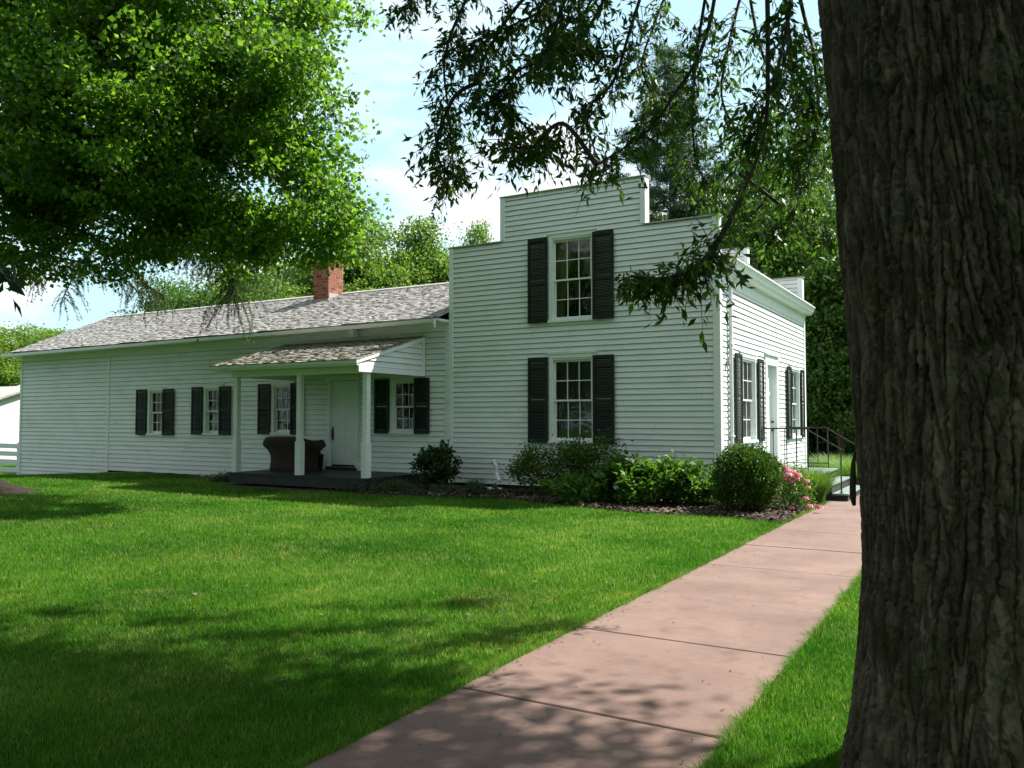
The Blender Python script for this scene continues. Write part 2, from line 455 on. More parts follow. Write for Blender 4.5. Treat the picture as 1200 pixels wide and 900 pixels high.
# planting bed
BED = [(-12.4, 15.6), (-12.4, 13.45), (-11.0, 13.3), (-9.5, 13.5), (-8.2, 13.75), (-6.8, 13.45), (-5.6, 13.0), (-4.6, 12.9), (-3.8, 13.15), (-3.2, 12.85), (-2.68, 12.8), (-2.68, 16.5), (-4.5, 16.5), (-4.5, 15.6)]
BED2 = [(-28, 15.6), (-28, 15.3), (-19.0, 15.15), (-17.2, 14.4), (-15.7, 14.0), (-15.5, 13.1), (-12.4, 13.1), (-12.4, 15.6)]
def inpoly(P, x, y):
    x = np.asarray(x); y = np.asarray(y); c = np.zeros(x.shape, bool); n = len(P)
    for i in range(n):
        x1, y1 = P[i]; x2, y2 = P[(i + 1) % n]
        if y1 == y2: continue
        hit = ((y1 > y) != (y2 > y)) & (x < (x2 - x1) * (y - y1) / (y2 - y1) + x1)
        c ^= hit
    return c
def bed_mesh(poly, name):
    xs = np.arange(min(p[0] for p in poly) - .1, max(p[0] for p in poly) + .1, .1); ys = np.arange(min(p[1] for p in poly) - .1, max(p[1] for p in poly) + .1, .1)
    vid = {}; V = []; F = []
    def vv(i, j):
        if (i, j) not in vid:
            x, y = xs[i], ys[j]; vid[i, j] = len(V)
            V.append((x, y, float(ground_z(x, y)) + .015 + .025 * noise.noise(Vector((x * 2, y * 2, 0)))))
        return vid[i, j]
    for i in range(len(xs) - 1):
        for j in range(len(ys) - 1):
            if inpoly(poly, np.array([xs[i] + .05]), np.array([ys[j] + .05]))[0]:
                F.append((vv(i, j), vv(i + 1, j), vv(i + 1, j + 1), vv(i, j + 1)))
    return link(name, npmesh(name, V, F, smooth=True), M['soil'])
o = bed_mesh(BED, 'planting_bed'); tag(o, 'brown mulched planting bed along the tall front wall', 'ground', kind='structure')
o = bed_mesh(BED2, 'planting_bed'); tag(o, 'narrow bare soil strip along the low wing and porch', 'ground', kind='structure')

# chips of mulch
n = 16000
x = rng.uniform(-12.4, -2.68, n); y = rng.uniform(12.8, 15.5, n); k = inpoly(BED, x, y); x, y = x[k], y[k]; n = len(x)
ang = rng.uniform(0, math.pi, n); L = rng.uniform(.015, .05, n); W = L * rng.uniform(.25, .5, n)
zz = ground_z(x, y) + .03 + rng.uniform(0, .03, n)
ca, sa = np.cos(ang), np.sin(ang); tz = rng.normal(0, .35, n) * L
def quadmesh(P0, P1, P2, P3):
    V = np.stack([P0, P1, P2, P3], 1).reshape(-1, 3); F = np.arange(len(V)).reshape(-1, 4); return V, F
P = lambda a, b, dz: np.stack([x + a * L * ca - b * W * sa, y + a * L * sa + b * W * ca, zz + dz * tz], 1)
V, F = quadmesh(P(-1, -1, -1), P(1, -1, 1), P(1, 1, 1), P(-1, 1, -1))
o = link('mulch', npmesh('mulch', V, F, rng.random(n)), M['chip']); tag(o, 'loose brown wood-chip mulch covering the planting bed', 'mulch', kind='stuff')

# ---------------------------------------------------------------- house
house = thing('clapboard_house', 'white clapboard house with dark green shutters, stepped false front and long low wing', 'house', (-8, 16, 0))
HL = Vector(house.location)
class HB(MB):
    def build(s, name, mat, parent=None, **k):
        if parent is None:
            s.v = [(a - HL.x, b - HL.y, c - HL.z) for a, b, c in s.v]; parent = house
            return MB.build(s, name, mat, parent, **k)
        s.v = [(a - HL.x, b - HL.y, c - HL.z) for a, b, c in s.v]
        return MB.build(s, name, mat, parent, **k)

def siding(mb, base, along, norm, z0, ztop, h, ivf, openings, breaks=(), seed=1, slices=1):
    """lapped boards: base + along*a + up*z + norm*offset; ivf(z) gives [(a0,a1)] at height z"""
    base, along, norm = Vector(base), Vector(along), Vector(norm); rr = random.Random(seed)
    bz = sorted(set([z for o_ in openings for z in (o_[2], o_[3])] + list(breaks)))
    i = 0
    while z0 + i * h < ztop - 1e-4:
        ra, rb = z0 + i * h, min(z0 + (i + 1) * h, ztop); j = rr.uniform(-.0015, .0015)
        jts = sorted(rr.uniform(-30, 26) for _ in range(16)); off = lambda z: .006 + j + .019 * (1 - (z - ra) / h)
        cuts = [ra] + [b for b in bz if ra + 1e-4 < b < rb - 1e-4] + [ra + (rb - ra) * k / slices for k in range(1, slices)] + [rb]
        cuts = sorted(cuts)
        for za, zb in zip(cuts[:-1], cuts[1:]):
            zm = (za + zb) / 2
            iv = list(ivf(zm))
            for (a0, a1, o0, o1) in openings:
                if o0 < zm < o1:
                    nv = []
                    for (p, q) in iv:
                        if a1 <= p or a0 >= q: nv.append((p, q)); continue
                        if p < a0: nv.append((p, a0))
                        if a1 < q: nv.append((a1, q))
                    iv = nv
            cutsx = []
            for (p, q) in iv:
                x_ = p
                for jx in jts:
                    if x_ + .05 < jx < q - .05: cutsx.append((x_, jx - .0015)); x_ = jx + .0015
                cutsx.append((x_, q))
            for (p, q) in cutsx:
                P = lambda a, z, o_: base + along * a + Vector((0, 0, z)) + norm * o_
                if za == ra:      # lap under the butt edge: dark colour paints its shadow line and grime
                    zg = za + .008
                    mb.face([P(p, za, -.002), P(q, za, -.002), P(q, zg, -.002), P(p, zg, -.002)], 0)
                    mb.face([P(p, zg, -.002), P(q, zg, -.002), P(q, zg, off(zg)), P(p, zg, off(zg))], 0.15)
                    mb.face([P(p, zg, off(zg)), P(q, zg, off(zg)), P(q, zb, off(zb)), P(p, zb, off(zb))], 1)
                    continue
                # long runs are made of several boards with slightly different faces
                mb.face([P(p, za, off(za)), P(q, za, off(za)), P(q, zb, off(zb)), P(p, zb, off(zb))], 1)
        i += 1

FX0, FX1, FY = -10.66, -4.47, 15.57
EY1 = 23.8
def step_iv(z):
    return [(FX0, FX1)] if z < 5.47 else [(-9.3, -5.94)]
WM = [(-8.10, -7.03, 3.64, 5.38), (-8.10, -7.03, 1.09, 2.83)]
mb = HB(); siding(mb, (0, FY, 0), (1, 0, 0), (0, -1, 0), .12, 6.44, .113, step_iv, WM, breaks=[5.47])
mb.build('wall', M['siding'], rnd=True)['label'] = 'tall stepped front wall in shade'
# back of parapets and the far parapet
for yy in (FY, EY1 - .18):
    mb = HB(); mb.box(FX0 + .01, -8.2, yy + .012, yy + .165, 4.3, 5.4195); mb.box(-6.93, FX1 - .01, yy + .012, yy + .165, 4.3, 5.4195)
    mb.prism([(FX0 + .01, yy + .01, 5.42), (FX1 - .01, yy + .01, 5.42), (FX1 - .01, yy + .01, 5.45), (-5.95, yy + .01, 5.45), (-5.95, yy + .01, 6.42), (-9.29, yy + .01, 6.42), (-9.29, yy + .01, 5.45), (FX0 + .01, yy + .01, 5.45)], (0, .165, 0))
    mb.build('parapet', M['trim'])
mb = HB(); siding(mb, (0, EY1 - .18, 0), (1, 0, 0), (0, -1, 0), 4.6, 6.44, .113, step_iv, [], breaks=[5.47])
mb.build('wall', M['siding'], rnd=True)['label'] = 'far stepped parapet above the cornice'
# east wall
WE = [(16.98, 18.30, 1.10, 2.84), (19.33, 20.28, .50, 2.80), (21.78, 23.0, 1.10, 2.84)]
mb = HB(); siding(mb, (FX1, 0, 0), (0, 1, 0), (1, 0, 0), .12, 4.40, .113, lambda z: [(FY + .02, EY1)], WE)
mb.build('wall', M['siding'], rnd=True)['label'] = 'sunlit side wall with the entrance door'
# plain outer walls that close the house, foundations, inner faces
mb = HB()
mb.box(FX0 + .01, FX0 + .10, FY + .2, EY1, 0, 4.62)
mb.box(FX0, FX1, EY1 - .01, EY1 + .06, 0, 4.6)
mb.box(-27.85, -10.7, 21.6, 21.7, -.4, 3.7)
mb.prism([(-27.85, 15.62, -.5), (-27.85, 21.6, -.5), (-27.85, 21.6, 3.6), (-27.85, 18.65, 5.15), (-27.85, 15.62, 3.5)], (.08, 0, 0))
mb.build('wall', M['trim'])['label'] = 'plain rear and end walls'
mb = HB()
mb.box(FX0 + .05, FX1 - .05, FY + .02, EY1 - .1, -.1, .13)
mb.box(-27.8, FX0 + .02, 15.66, 21.6, -.6, .10)
mb.build('foundation', M['dark'])
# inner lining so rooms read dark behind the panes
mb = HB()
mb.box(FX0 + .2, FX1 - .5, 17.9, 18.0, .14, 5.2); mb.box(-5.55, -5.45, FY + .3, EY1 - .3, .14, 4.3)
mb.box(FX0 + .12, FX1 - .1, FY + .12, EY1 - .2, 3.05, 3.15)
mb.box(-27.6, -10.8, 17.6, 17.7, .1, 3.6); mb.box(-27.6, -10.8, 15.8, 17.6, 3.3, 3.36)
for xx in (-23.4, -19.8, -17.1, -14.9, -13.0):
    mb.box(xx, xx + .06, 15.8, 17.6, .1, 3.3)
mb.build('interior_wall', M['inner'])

# wing wall
WW = [(-21.32, -20.53, 1.13, 2.38), (-18.92, -18.14, 1.16, 2.41), (-16.30, -15.50, 1.20, 2.44), (-12.38, -11.56, 1.25, 2.47)]
DW = (-14.28, -13.45, .38, 2.50)
ze = lambda x: 3.60 + (x + 27.9) * .0075
WY = 15.60
def wing_iv(z):
    iv = []
    if z < 0.0: return [(-27.87, -23.2)]
    if z < .30: return [(-27.87, -15.55)]
    return [(-27.87, FX0 + .01)]
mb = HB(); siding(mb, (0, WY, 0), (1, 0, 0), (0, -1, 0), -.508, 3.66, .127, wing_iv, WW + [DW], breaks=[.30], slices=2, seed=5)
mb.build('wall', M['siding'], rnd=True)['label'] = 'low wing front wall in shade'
# trim: corner boards, seam board, frieze
mb = HB()
mb.box(FX0 - .012, FX0 + .10, FY - .034, FY + .02, .10, 5.44)                        # left corner
mb.box(FX1 - .105, FX1 + .034, FY - .034, FY + .0, .10, 5.44); mb.box(FX1 + .0, FX1 + .036, FY + .001, FY + .11, .10, 5.44)
mb.box(-5.94 - .10, -5.94 + .012, FY - .034, FY + .02, 5.47, 6.42); mb.box(-5.94 - .01, -5.94 + .016, FY + .021, FY + .19, 5.50, 6.42)
mb.box(-9.3 - .012, -9.3 + .10, FY - .034, FY + .02, 5.47, 6.42)
for yy in (EY1 - .18,):
    mb.box(-5.94 - .10, -5.94 + .012, yy - .034, yy + .02, 5.47, 6.42); mb.box(FX1 - .105, FX1 + .02, yy - .034, yy + .02, 4.6, 5.44)
    mb.box(-5.95, -5.94 + .016, yy + .021, yy + .19, 5.50, 6.42); mb.box(FX1 - .01, FX1 + .024, yy + .021, yy + .19, 4.6, 5.44)
mb.box(FX1 + .0, FX1 + .034, EY1 - .10, EY1 + .06, .10, 4.35)                           # far corner of side wall
mb.box(-27.90, -27.80, WY - .034, WY + .03, -.36, 3.55)
mb.box(-23.23, -23.14, WY - .032, WY + .0, -.06, 3.60)
mb.box(-10.80, FX0 - .014, WY - .030, WY + .0, .30, 3.62)
mb.build_each('corner_board', M['trim'], bevel=.004)
# parapet caps
mb = HB()
for yy in (FY, EY1 - .18):
    mb.box(FX0 - .03, -9.27, yy - .05, yy + .20, 5.445, 5.47); mb.box(-5.96, FX1 + .05, yy - .05, yy + .20, 5.445, 5.47)
    mb.box(-9.33, -5.91, yy - .05, yy + .20, 6.425, 6.45)
mb.build_each('parapet_cap', M['galv'], bevel=.003)

# cornice along the side wall (profile in X,Z swept along Y)
mb = HB()
prof = [(FX1 + .0, 4.36), (FX1 + .03, 4.36), (FX1 + .03, 4.40), (FX1 + .20, 4.42), (FX1 + .22, 4.46), (FX1 + .245, 4.50), (FX1 + .27, 4.58), (FX1 + .30, 4.61), (FX1 + .30, 4.635), (FX1 + .0, 4.66)]
mb.prism([(x_, FY + .22, z_) for x_, z_ in prof], (0, EY1 + .14 - FY - .22, 0))
mb.box(FX1 + .002, FX1 + .026, FY + .115, EY1 - .102, 4.16, 4.358)
mb.build('cornice', M['trim'], bevel=0)

# roofs -----------------------------------------------------------------
def shingles(mb, p0, ex, up, length, slope_len, rr, expo=.14, thick=.019, z_of=None, jag=.008):
    """p0 eave corner, ex along the eave, up slope direction (unit), random widths"""
    p0, ex, up = Vector(p0), Vector(ex).normalized(), Vector(up).normalized(); nrm = ex.cross(up).normalized()
    n = int(math.ceil(slope_len / expo))
    for i in range(n):
        a = -rr.uniform(0, .1); s0 = i * expo; s1 = min(s0 + expo * 1.25, slope_len + .02)
        while a < length:
            wd = rr.uniform(.075, .17); b0, b1 = max(a, 0), min(a + wd - .004, length)
            if b1 > b0 + .01:
                t = thick * rr.uniform(.7, 1.5); j = rr.uniform(-jag, jag); lf = rr.uniform(0, .004)
                q = p0 + ex * b0 + up * (s0 + j)
                o1 = q + nrm * (t + lf); r = min(1, max(0, rr.gauss(.55, .22)))
                e = ex * (b1 - b0); u = up * (s1 - s0 - j)
                A, B, Cc, D = o1, o1 + e, o1 + e + u - nrm * t, o1 + u - nrm * t
                mb.face([A, B, Cc, D], r); mb.face([q - nrm * .004, q + e - nrm * .004, B, A], r * .8)
                mb.face([q - nrm * .004, A, D, D - nrm * .01], r)
                mb.face([B, q + e - nrm * .004, Cc - nrm * .01, Cc], r)
            a += wd
rr = random.Random(3)
EYv, RY, RZ = 15.10, 18.65, 5.26
mb = HB()
segs = 6; x0r, x1r = -27.72, FX0 - .002
for i in range(segs):
    xa = x0r + (x1r - x0r) * i / segs; xb = x0r + (x1r - x0r) * (i + 1) / segs
    za = ze((xa + xb) / 2) + .10
    up = Vector((0, RY - EYv, RZ - za)); shingles(mb, (xa, EYv, za), (1, 0, 0), up, xb - xa, up.length, rr)
mb.build('roof', M['shingle'], rnd=True)['label'] = 'long grey weathered shingle roof of the wing'
mb = HB()
za0, za1 = ze(x0r) + .085, ze(x1r) + .085
mb.face([(x0r, EYv + .02, za0), (x1r, EYv + .02, za1), (x1r, RY, RZ - .02), (x0r, RY, RZ - .02)])
mb.face([(x0r, RY, RZ - .01), (x1r, RY, RZ - .01), (x1r, 22.1, 3.45), (x0r, 22.1, 3.45)])
mb.build('roof_deck', M['dark'])
mb = HB()   # ridge boards
mb.obox((x0r - .03, RY - .13, RZ - .035), (x1r - x0r + .02, 0, 0), (0, .14, .06), (0, -.008, .018)); mb.obox((x0r - .03, RY + .005, RZ + .028), (x1r - x0r + .02, 0, 0), (0, .14, -.06), (0, .008, .018))
mb.build('ridge_board', M['galv'])
# fascia, soffit and eaves trim
mb = HB()
n = len(mb.v)
def sweep(mb, prof, xa, xb, zf):
    """profile (y,z offset) swept along x following the eave line"""
    k = len(prof); base = len(mb.v)
    for x_ in (xa, xb):
        for (yy, dz) in prof: mb.v.append((x_, yy, zf(x_) + dz))
    mb.f.append(tuple(range(base, base + k))); mb.f.append(tuple(range(base + k, base + 2 * k))[::-1]); mb.r += [.5, .5]
    for i in range(k):
        j = (i + 1) % k; mb.f.append((base + i, base + k + i, base + k + j, base + j)); mb.r.append(.5)
sweep(mb, [(15.09, .075), (15.09, -.01), (15.57, -.01), (15.57, .075)], -28.2, -15.66, ze)
sweep(mb, [(15.10, .078), (15.10, .02), (15.57, .02), (15.57, .078)], -15.66, FX0 - .02, ze)
sweep(mb, [(15.571, .05), (15.571, -.16), (15.585, -.16), (15.585, .05)], -27.9, FX0 - .02, ze)
mb.box(-13.43, -13.31, 15.3, 15.55, 3.53, 3.70)
mb.build('eaves', M['trim'], bevel=.003)
mb = HB()   # the hung gutter of the right half
sweep(mb, [(15.00, .06), (15.01, -.005), (15.03, -.03), (15.08, -.03), (15.085, .058), (15.078, .058), (15.072, -.02), (15.04, -.02), (15.02, 0), (15.01, .06)], -15.62, FX0 - .05, ze)
mb.prism([(FX0 - .14, 15.02, ze(-10.7) - .03), (FX0 - .04, 15.02, ze(-10.7) - .03), (FX0 - .04, 15.02, ze(-10.7) - .14)], (0, .05, 0))
mb.build('gutter', M['trim'])
# main roof: low gable between the parapets
mb = HB(); xm = (FX0 + FX1) / 2
for sgn, xe in ((-1, FX0 - .05), (1, FX1 + .28)):
    a = Vector((xe, FY + .20, 4.64)) if sgn > 0 else Vector((xe, EY1 - .2, 4.64))
    up = Vector((xm - xe, 0, 6.05 - 4.64)); ex = Vector((0, 1, 0)) if sgn > 0 else Vector((0, -1, 0))
    shingles(mb, a, ex, up, EY1 - .4 - FY, up.length, rr, expo=.14)
mb.face([(FX0, FY + .18, 4.65), (xm, FY + .18, 6.02), (xm, EY1 - .18, 6.02), (FX0, EY1 - .18, 4.65)], .2); mb.face([(FX1 + .25, FY + .18, 4.64), (FX1 + .25, EY1 - .18, 4.64), (xm, EY1 - .18, 6.02), (xm, FY + .18, 6.02)], .2)
mb.build('roof', M['shingle'], rnd=True)['label'] = 'low roof between the stepped parapets'

# chimney
CX0, CX1, CY0, CY1 = -17.20, -16.62, 18.02, 18.66
mb = HB(); mb.box(CX0 + .005, CX1 - .005, CY0 + .005, CY1 - .005, 4.4, 6.16)
ch = mb.build('chimney', M['mortar'])
mb = HB(); rr = random.Random(9)
z = 4.86; k = 0
while z < 6.13:
    out_ = .0 if z < 5.98 else .022
    for face in range(4):
        length = (CX1 - CX0 if face % 2 == 0 else CY1 - CY0) + 2 * out_
        a = -(.1 if k % 2 else 0) + 0
        while a < length:
            b0, b1 = max(a, 0) + .007, min(a + .2, length) - .007
            if b1 - b0 > .02:
                d = .012 + rr.uniform(0, .003); r = min(1, max(0, rr.gauss(.65, .22)))
                if face == 0: mb.box(CX0 - out_ + b0, CX0 - out_ + b1, CY0 - out_, CY0 + .05, z, z + .076, r)
                elif face == 1: mb.box(CX1 - .05, CX1 + out_ , CY0 - out_ + b0 + .002, CY0 - out_ + b1, z + .001, z + .075, r)
                elif face == 2: mb.box(CX0 - out_ + b0, CX0 - out_ + b1, CY1 - .05, CY1 + out_, z + .002, z + .074, r)
                else: mb.box(CX0 - out_, CX0 + .05, CY0 - out_ + b0 + .002, CY0 - out_ + b1, z + .0015, z + .0745, r)
            a += .21
    z += .092; k += 1
mb.build('brickwork', M['brick'], ch, rnd=True)
mb = HB(); mb.box(CX0 - .05, CX1 + .05, CY0 - .06, CY0 + .0, 4.94, 5.04); mb.box(CX1 + .002, CX1 + .03, CY0, CY1 - .1, 5.0, 5.22)
mb.build('flashing', M['galv'], ch)

# windows ---------------------------------------------------------------
def window(face, a0, a1, z0, z1, plane, curtain, cols=3, rows=2, shut=((0, 0), (0, 0)), cap=True, seed=0):
    """face 'S' (normal -Y, a=X) or 'E' (normal +X, a=Y)"""
    def bx(mb, p0, p1, q0, q1, n0, n1):      # n outward
        if face == 'S': mb.box(p0, p1, plane - n1, plane - n0, q0, q1)
        else: mb.box(plane + n0, plane + n1, p0, p1, q0, q1)
    cw = .085
    mb = HB()
    bx(mb, a0 - .002, a0 + cw, z0, z1, -.10, .034); bx(mb, a1 - cw, a1 + .002, z0, z1, -.10, .034)
    bx(mb, a0 - .002, a1 + .002, z1 - .001, z1 + .085, -.02, .036)
    bx(mb, a0 + cw + .001, a1 - cw - .001, z1 - .04, z1 - .002, -.10, .02)
    if cap: bx(mb, a0 - .04, a1 + .04, z1 + .086, z1 + .115, -.01, .052)
    win = mb.build('window', M['trim'], bevel=.003)
    mb = HB(); bx(mb, a0 - .03, a1 + .03, z0 - .055, z0 - .001, -.06, .065)
    mb.build('sill', M['trim'], win, bevel=.003)
    g0, g1 = a0 + cw + .002, a1 - cw - .002; h0, h1 = z0 + .002, z1 - .042; zm = (h0 + h1) / 2
    for (s0, s1, dn) in ((zm - .02, h1, -.03), (h0, zm + .02, -.062)):
        mb = HB(); st = .042
        bx(mb, g0, g0 + st, s0, s1, dn - .03, dn); bx(mb, g1 - st, g1, s0, s1, dn - .03, dn)
        bx(mb, g0 + st, g1 - st, s1 - .04, s1, dn - .029, dn - .001); bx(mb, g0 + st, g1 - st, s0, s0 + (.065 if s0 == h0 else .035), dn - .029, dn - .001)
        wi = (g1 - g0 - 2 * st)
        for c in range(1, cols): xx = g0 + st + wi * c / cols; bx(mb, xx - .009, xx + .009, s0 + .02, s1 - .02, dn - .024, dn - .004)
        for r_ in range(1, rows):
            zz_ = s0 + .04 + (s1 - s0 - .08) * r_ / rows; bx(mb, g0 + st, g1 - st, zz_ - .009, zz_ + .009, dn - .023, dn - .005)
        mb.build('sash', M['trim'], win)
        mb = HB()
        n = dn - .014
        if face == 'S': mb.face([(g0 + st, plane - n, s0), (g1 - st, plane - n, s0), (g1 - st, plane - n, s1), (g0 + st, plane - n, s1)])
        else: mb.face([(plane + n, g0 + st, s0), (plane + n, g1 - st, s0), (plane + n, g1 - st, s1), (plane + n, g0 + st, s1)])
        mb.build('pane', M['glass'], win)
    # curtain sheet with folds, hung behind the sashes
    def sheet(mat, L0, R0, ztop, zbot, tie=None):
        mb = HB(); NU, NV = 44, 26; idx = len(mb.v)
        for j in range(NV + 1):
            v = j / NV; z_ = ztop + (zbot - ztop) * v
            l, r_ = L0(v), R0(v)
            for i in range(NU + 1):
                u = i / NU; a = l + (r_ - l) * u; n = -.17 + .022 * math.sin(u * 30 + seed + .6 * math.sin(v * 4)) + .01 * math.sin(u * 71 + 2 * v)
                mb.v.append((a, plane - n, z_) if face == 'S' else (plane + n, a, z_))
        for j in range(NV):
            for i in range(NU):
                k = idx + j * (NU + 1) + i; mb.f.append((k, k + 1, k + NU + 2, k + NU + 1)); mb.r.append(.5)
        mb.build('curtain', mat, win, smooth=True)
    if curtain == 'sheer':
        sheet(M['sheer'], lambda v: g0 - .02, lambda v: g1 + .02, h1, h0 - .05)
    elif curtain == 'drapes':
        sheet(M['drape'], lambda v: g0 - .03, lambda v: g0 + (g1 - g0) * (.48 - .36 * v ** .8 if v < .8 else .20), h1, h0 - .05)
        sheet(M['drape'], lambda v: g1 - (g1 - g0) * (.48 - .40 * min(1, v * 1.6) ** .9), lambda v: g1 + .03, h1, h0 - .05)
    elif curtain == 'lace':
        sheet(M['lace'], lambda v: g0 + (g1 - g0) * .16, lambda v: g1 + .03, h1, h0 - .02)
    elif curtain == 'half':
        sheet(M['lace'], lambda v: g0 + .1, lambda v: g1 - .25 + .05 * math.sin(v * 5), zm + .25, zm - .05)
    # shutters: stiles, rails, slats
    for side, (s0, s1) in enumerate(shut):
        if s0 == s1: continue
        zt, zb = z1 + .03, z0 - .045; dn0, dn1 = .050, .085
        mb = HB(); sw = .055
        bx(mb, s0, s0 + sw, zb, zt, dn0, dn1); bx(mb, s1 - sw, s1, zb, zt, dn0, dn1)
        zmid = zb + (zt - zb) * .53
        for (ra, rb) in ((zb, zb + .095), (zmid - .035, zmid + .035), (zt - .075, zt)): bx(mb, s0 + sw, s1 - sw, ra, rb, dn0 + .002, dn1 - .002)
        for (ra, rb) in ((zb + .10, zmid - .04), (zmid + .04, zt - .08)):
            z_ = ra
            while z_ < rb - .02:
                for (p0, q0) in (((s0 + sw, z_), (s1 - sw, z_)),):
                    if face == 'S': mb.obox((s0 + sw, plane - dn0 - .004, z_ + .024), (s1 - s0 - 2 * sw, 0, 0), (0, -.024, -.022), (0, .003, .005))
                    else: mb.obox((plane + dn0 + .004, s0 + sw, z_ + .024), (0, s1 - s0 - 2 * sw, 0), (.024, 0, -.022), (-.003, 0, .005))
                z_ += .031
        sh = mb.build('shutter', M['shutter'], win)
        sh.data.update()
    return win

w_ = window('S', -8.10, -7.03, 3.64, 5.38, FY, 'drapes', shut=((-8.59, -8.12), (-7.07, -6.60))); w_['label'] = 'upper window with parted patterned drapes'
w_ = window('S', -8.10, -7.03, 1.09, 2.83, FY, 'sheer', shut=((-8.59, -8.12), (-7.07, -6.60)), seed=2); w_['label'] = 'lower window with grey sheer curtains'
sh = [((-21.79, -21.34), (-20.60, -20.13)), ((-19.36, -18.93), (-18.24, -17.81)), ((-16.75, -16.32), (-15.58, -15.15)), ((-12.82, -12.39), (-11.64, -11.21))]
for i, (q, cu) in enumerate(zip(WW, ('lace', 'lace', 'half', 'none'))):
    window('S', *q, WY, cu, shut=sh[i], seed=i, cap=(i != 3))
for i, q in enumerate((WE[0], WE[2])):
    window('E', *q, FX1, 'lace', shut=((q[0] - .50, q[0] - .02), (q[1] + .02, q[1] + .50)) if i == 0 else ((21.32, 21.76), (23.02, 23.42)), seed=i)

# doors -------------------------------------------------------------------
mb = HB()
mb.box(DW[0] - .09, DW[0] + .0, WY - .036, WY + .08, .34, DW[3]); mb.box(DW[1] - .0, DW[1] + .09, WY - .036, WY + .08, .34, DW[3])
mb.box(DW[0] - .12, DW[1] + .12, WY - .042, WY + .08, DW[3] + .002, DW[3] + .13)
fr_ = mb.build('door', M['trim'], bevel=.003); fr_['label'] = 'white panelled porch door'
mb = HB(); y0 = WY + .04; a0, a1 = DW[0] + .004, DW[1] - .004
mb.box(a0, a1, y0 + .012, y0 + .04, .42, 2.495)
xm_ = (a0 + a1) / 2
for (p, q) in ((a0, a0 + .10), (xm_ - .05, xm_ + .05), (a1 - .10, a1)): mb.box(p, q, y0, y0 + .011, .42, 2.495)
for (p, q) in ((a0 + .101, xm_ - .051), (xm_ + .051, a1 - .101)):
    for (zb, zt) in ((.42, .62), (1.12, 1.26), (2.37, 2.495)): mb.box(p, q, y0 + .001, y0 + .011, zb, zt)
mb.build('door_leaf', M['trim'], fr_, bevel=.003)
mb = HB(); mb.tube([(a0 + .06, y0 - .0, 1.06), (a0 + .06, y0 - .05, 1.10), (a0 + .06, y0 - .05, 1.28), (a0 + .06, y0 - .0, 1.32)], .011, 8); mb.box(a0 + .04, a0 + .08, y0 - .008, y0 - .001, 1.02, 1.36)
mb.build('handle', M['handle'], fr_)
mb = HB(); mb.box(DW[0] - .05, DW[1] + .05, WY - .12, WY + .08, .302, .375)
mb.build('threshold', M['dark'], fr_)
dy0, dy1 = WE[1][0], WE[1][1]
mb = HB()
mb.box(FX1 - .12, FX1 + .036, dy0 - .16, dy0 + .0, .50, 2.80); mb.box(FX1 - .12, FX1 + .036, dy1 - .0, dy1 + .16, .50, 2.80)
mb.box(FX1 - .12, FX1 + .037, dy0 - .17, dy1 + .17, 2.802, 3.02); mb.box(FX1 - .02, FX1 + .075, dy0 - .22, dy1 + .22, 3.022, 3.06)
d2 = mb.build('door', M['trim'], bevel=.003); d2['label'] = 'white entrance door on the sunlit side'
mb = HB(); xd = FX1 - .10
mb.box(xd - .04, xd - .012, dy0, dy1, .52, 2.80)
for (p, q) in ((dy0, dy0 + .12), ((dy0 + dy1) / 2 - .05, (dy0 + dy1) / 2 + .05), (dy1 - .12, dy1)): mb.box(xd - .011, xd, p, q, .52, 2.80)
for (p, q) in ((dy0 + .121, (dy0 + dy1) / 2 - .051), ((dy0 + dy1) / 2 + .051, dy1 - .121)):
    for (zb, zt) in ((.52, .75), (1.25, 1.40), (2.1, 2.2), (2.65, 2.80)): mb.box(xd - .011, xd - .001, p, q, zb, zt)
mb.build('door_leaf', M['trim'], d2, bevel=.003)
for z_ in (1.28, 1.48):
    mb = HB(); mb.tube([(xd, dy1 - .07, z_), (xd + .03, dy1 - .07, z_), (xd + .06, dy1 - .07, z_)], [.012, .028, .02], 10); mb.build('handle' if z_ < 1.4 else 'lock', M['handle'], d2)

# porch -------------------------------------------------------------------
PXa, PXb, PFY = -15.55, -11.38, 13.52
mb = HB()
k = 0; x_ = PXa
while x_ < PXb - .01:
    mb.box(x_ + .002, min(x_ + .10, PXb) - .002, PFY - .02 + .004 * (k % 2), WY - .002, .272, .30); x_ += .10; k += 1
pf = mb.build('porch_floor', M['porch'])
mb = HB(); mb.box(PXa + .02, PXb - .02, PFY + .01, PFY + .05, .06, .270); mb.box(PXa + .02, PXa + .06, PFY + .051, WY - .04, .06, .270); mb.box(PXb - .06, PXb - .02, PFY + .051, WY - .04, .06, .270)
mb.build('skirt_board', M['porch'], pf)
for px in (-15.42, -13.40, -11.49):
    mb = HB(); a = .062; b = .078
    mb.box(px - a, px + a, 13.66 - a, 13.66 + a, 1.051, 2.53)
    mb.box(px - b, px + b, 13.66 - b, 13.66 + b, .302, 1.05)
    mb.build('porch_post', M['trim'], bevel=.006)
mb = HB()
mb.box(PXa + .0, PXb + .0, 13.59, 13.73, 2.532, 2.70)                       # beam over the posts
mb.box(PXa + .0, PXa + .10, 13.731, WY - .03, 2.532, 2.66)
mb.box(PXb - .10, PXb - .002, 13.731, WY - .03, 2.534, 2.66)
EPY, EPZ, TPZ = 13.20, 2.78, 3.46
mb.box(PXa - .22, PXb + .015, EPY + .012, 13.589, 2.665, 2.70)                # soffit
mb.prism([(PXa - .24, EPY + .01, 2.66), (PXa - .24, EPY - .04, 2.72), (PXa - .24, EPY - .045, 2.77), (PXa - .24, EPY + .01, 2.77)], (PXb - PXa + .26, 0, 0))
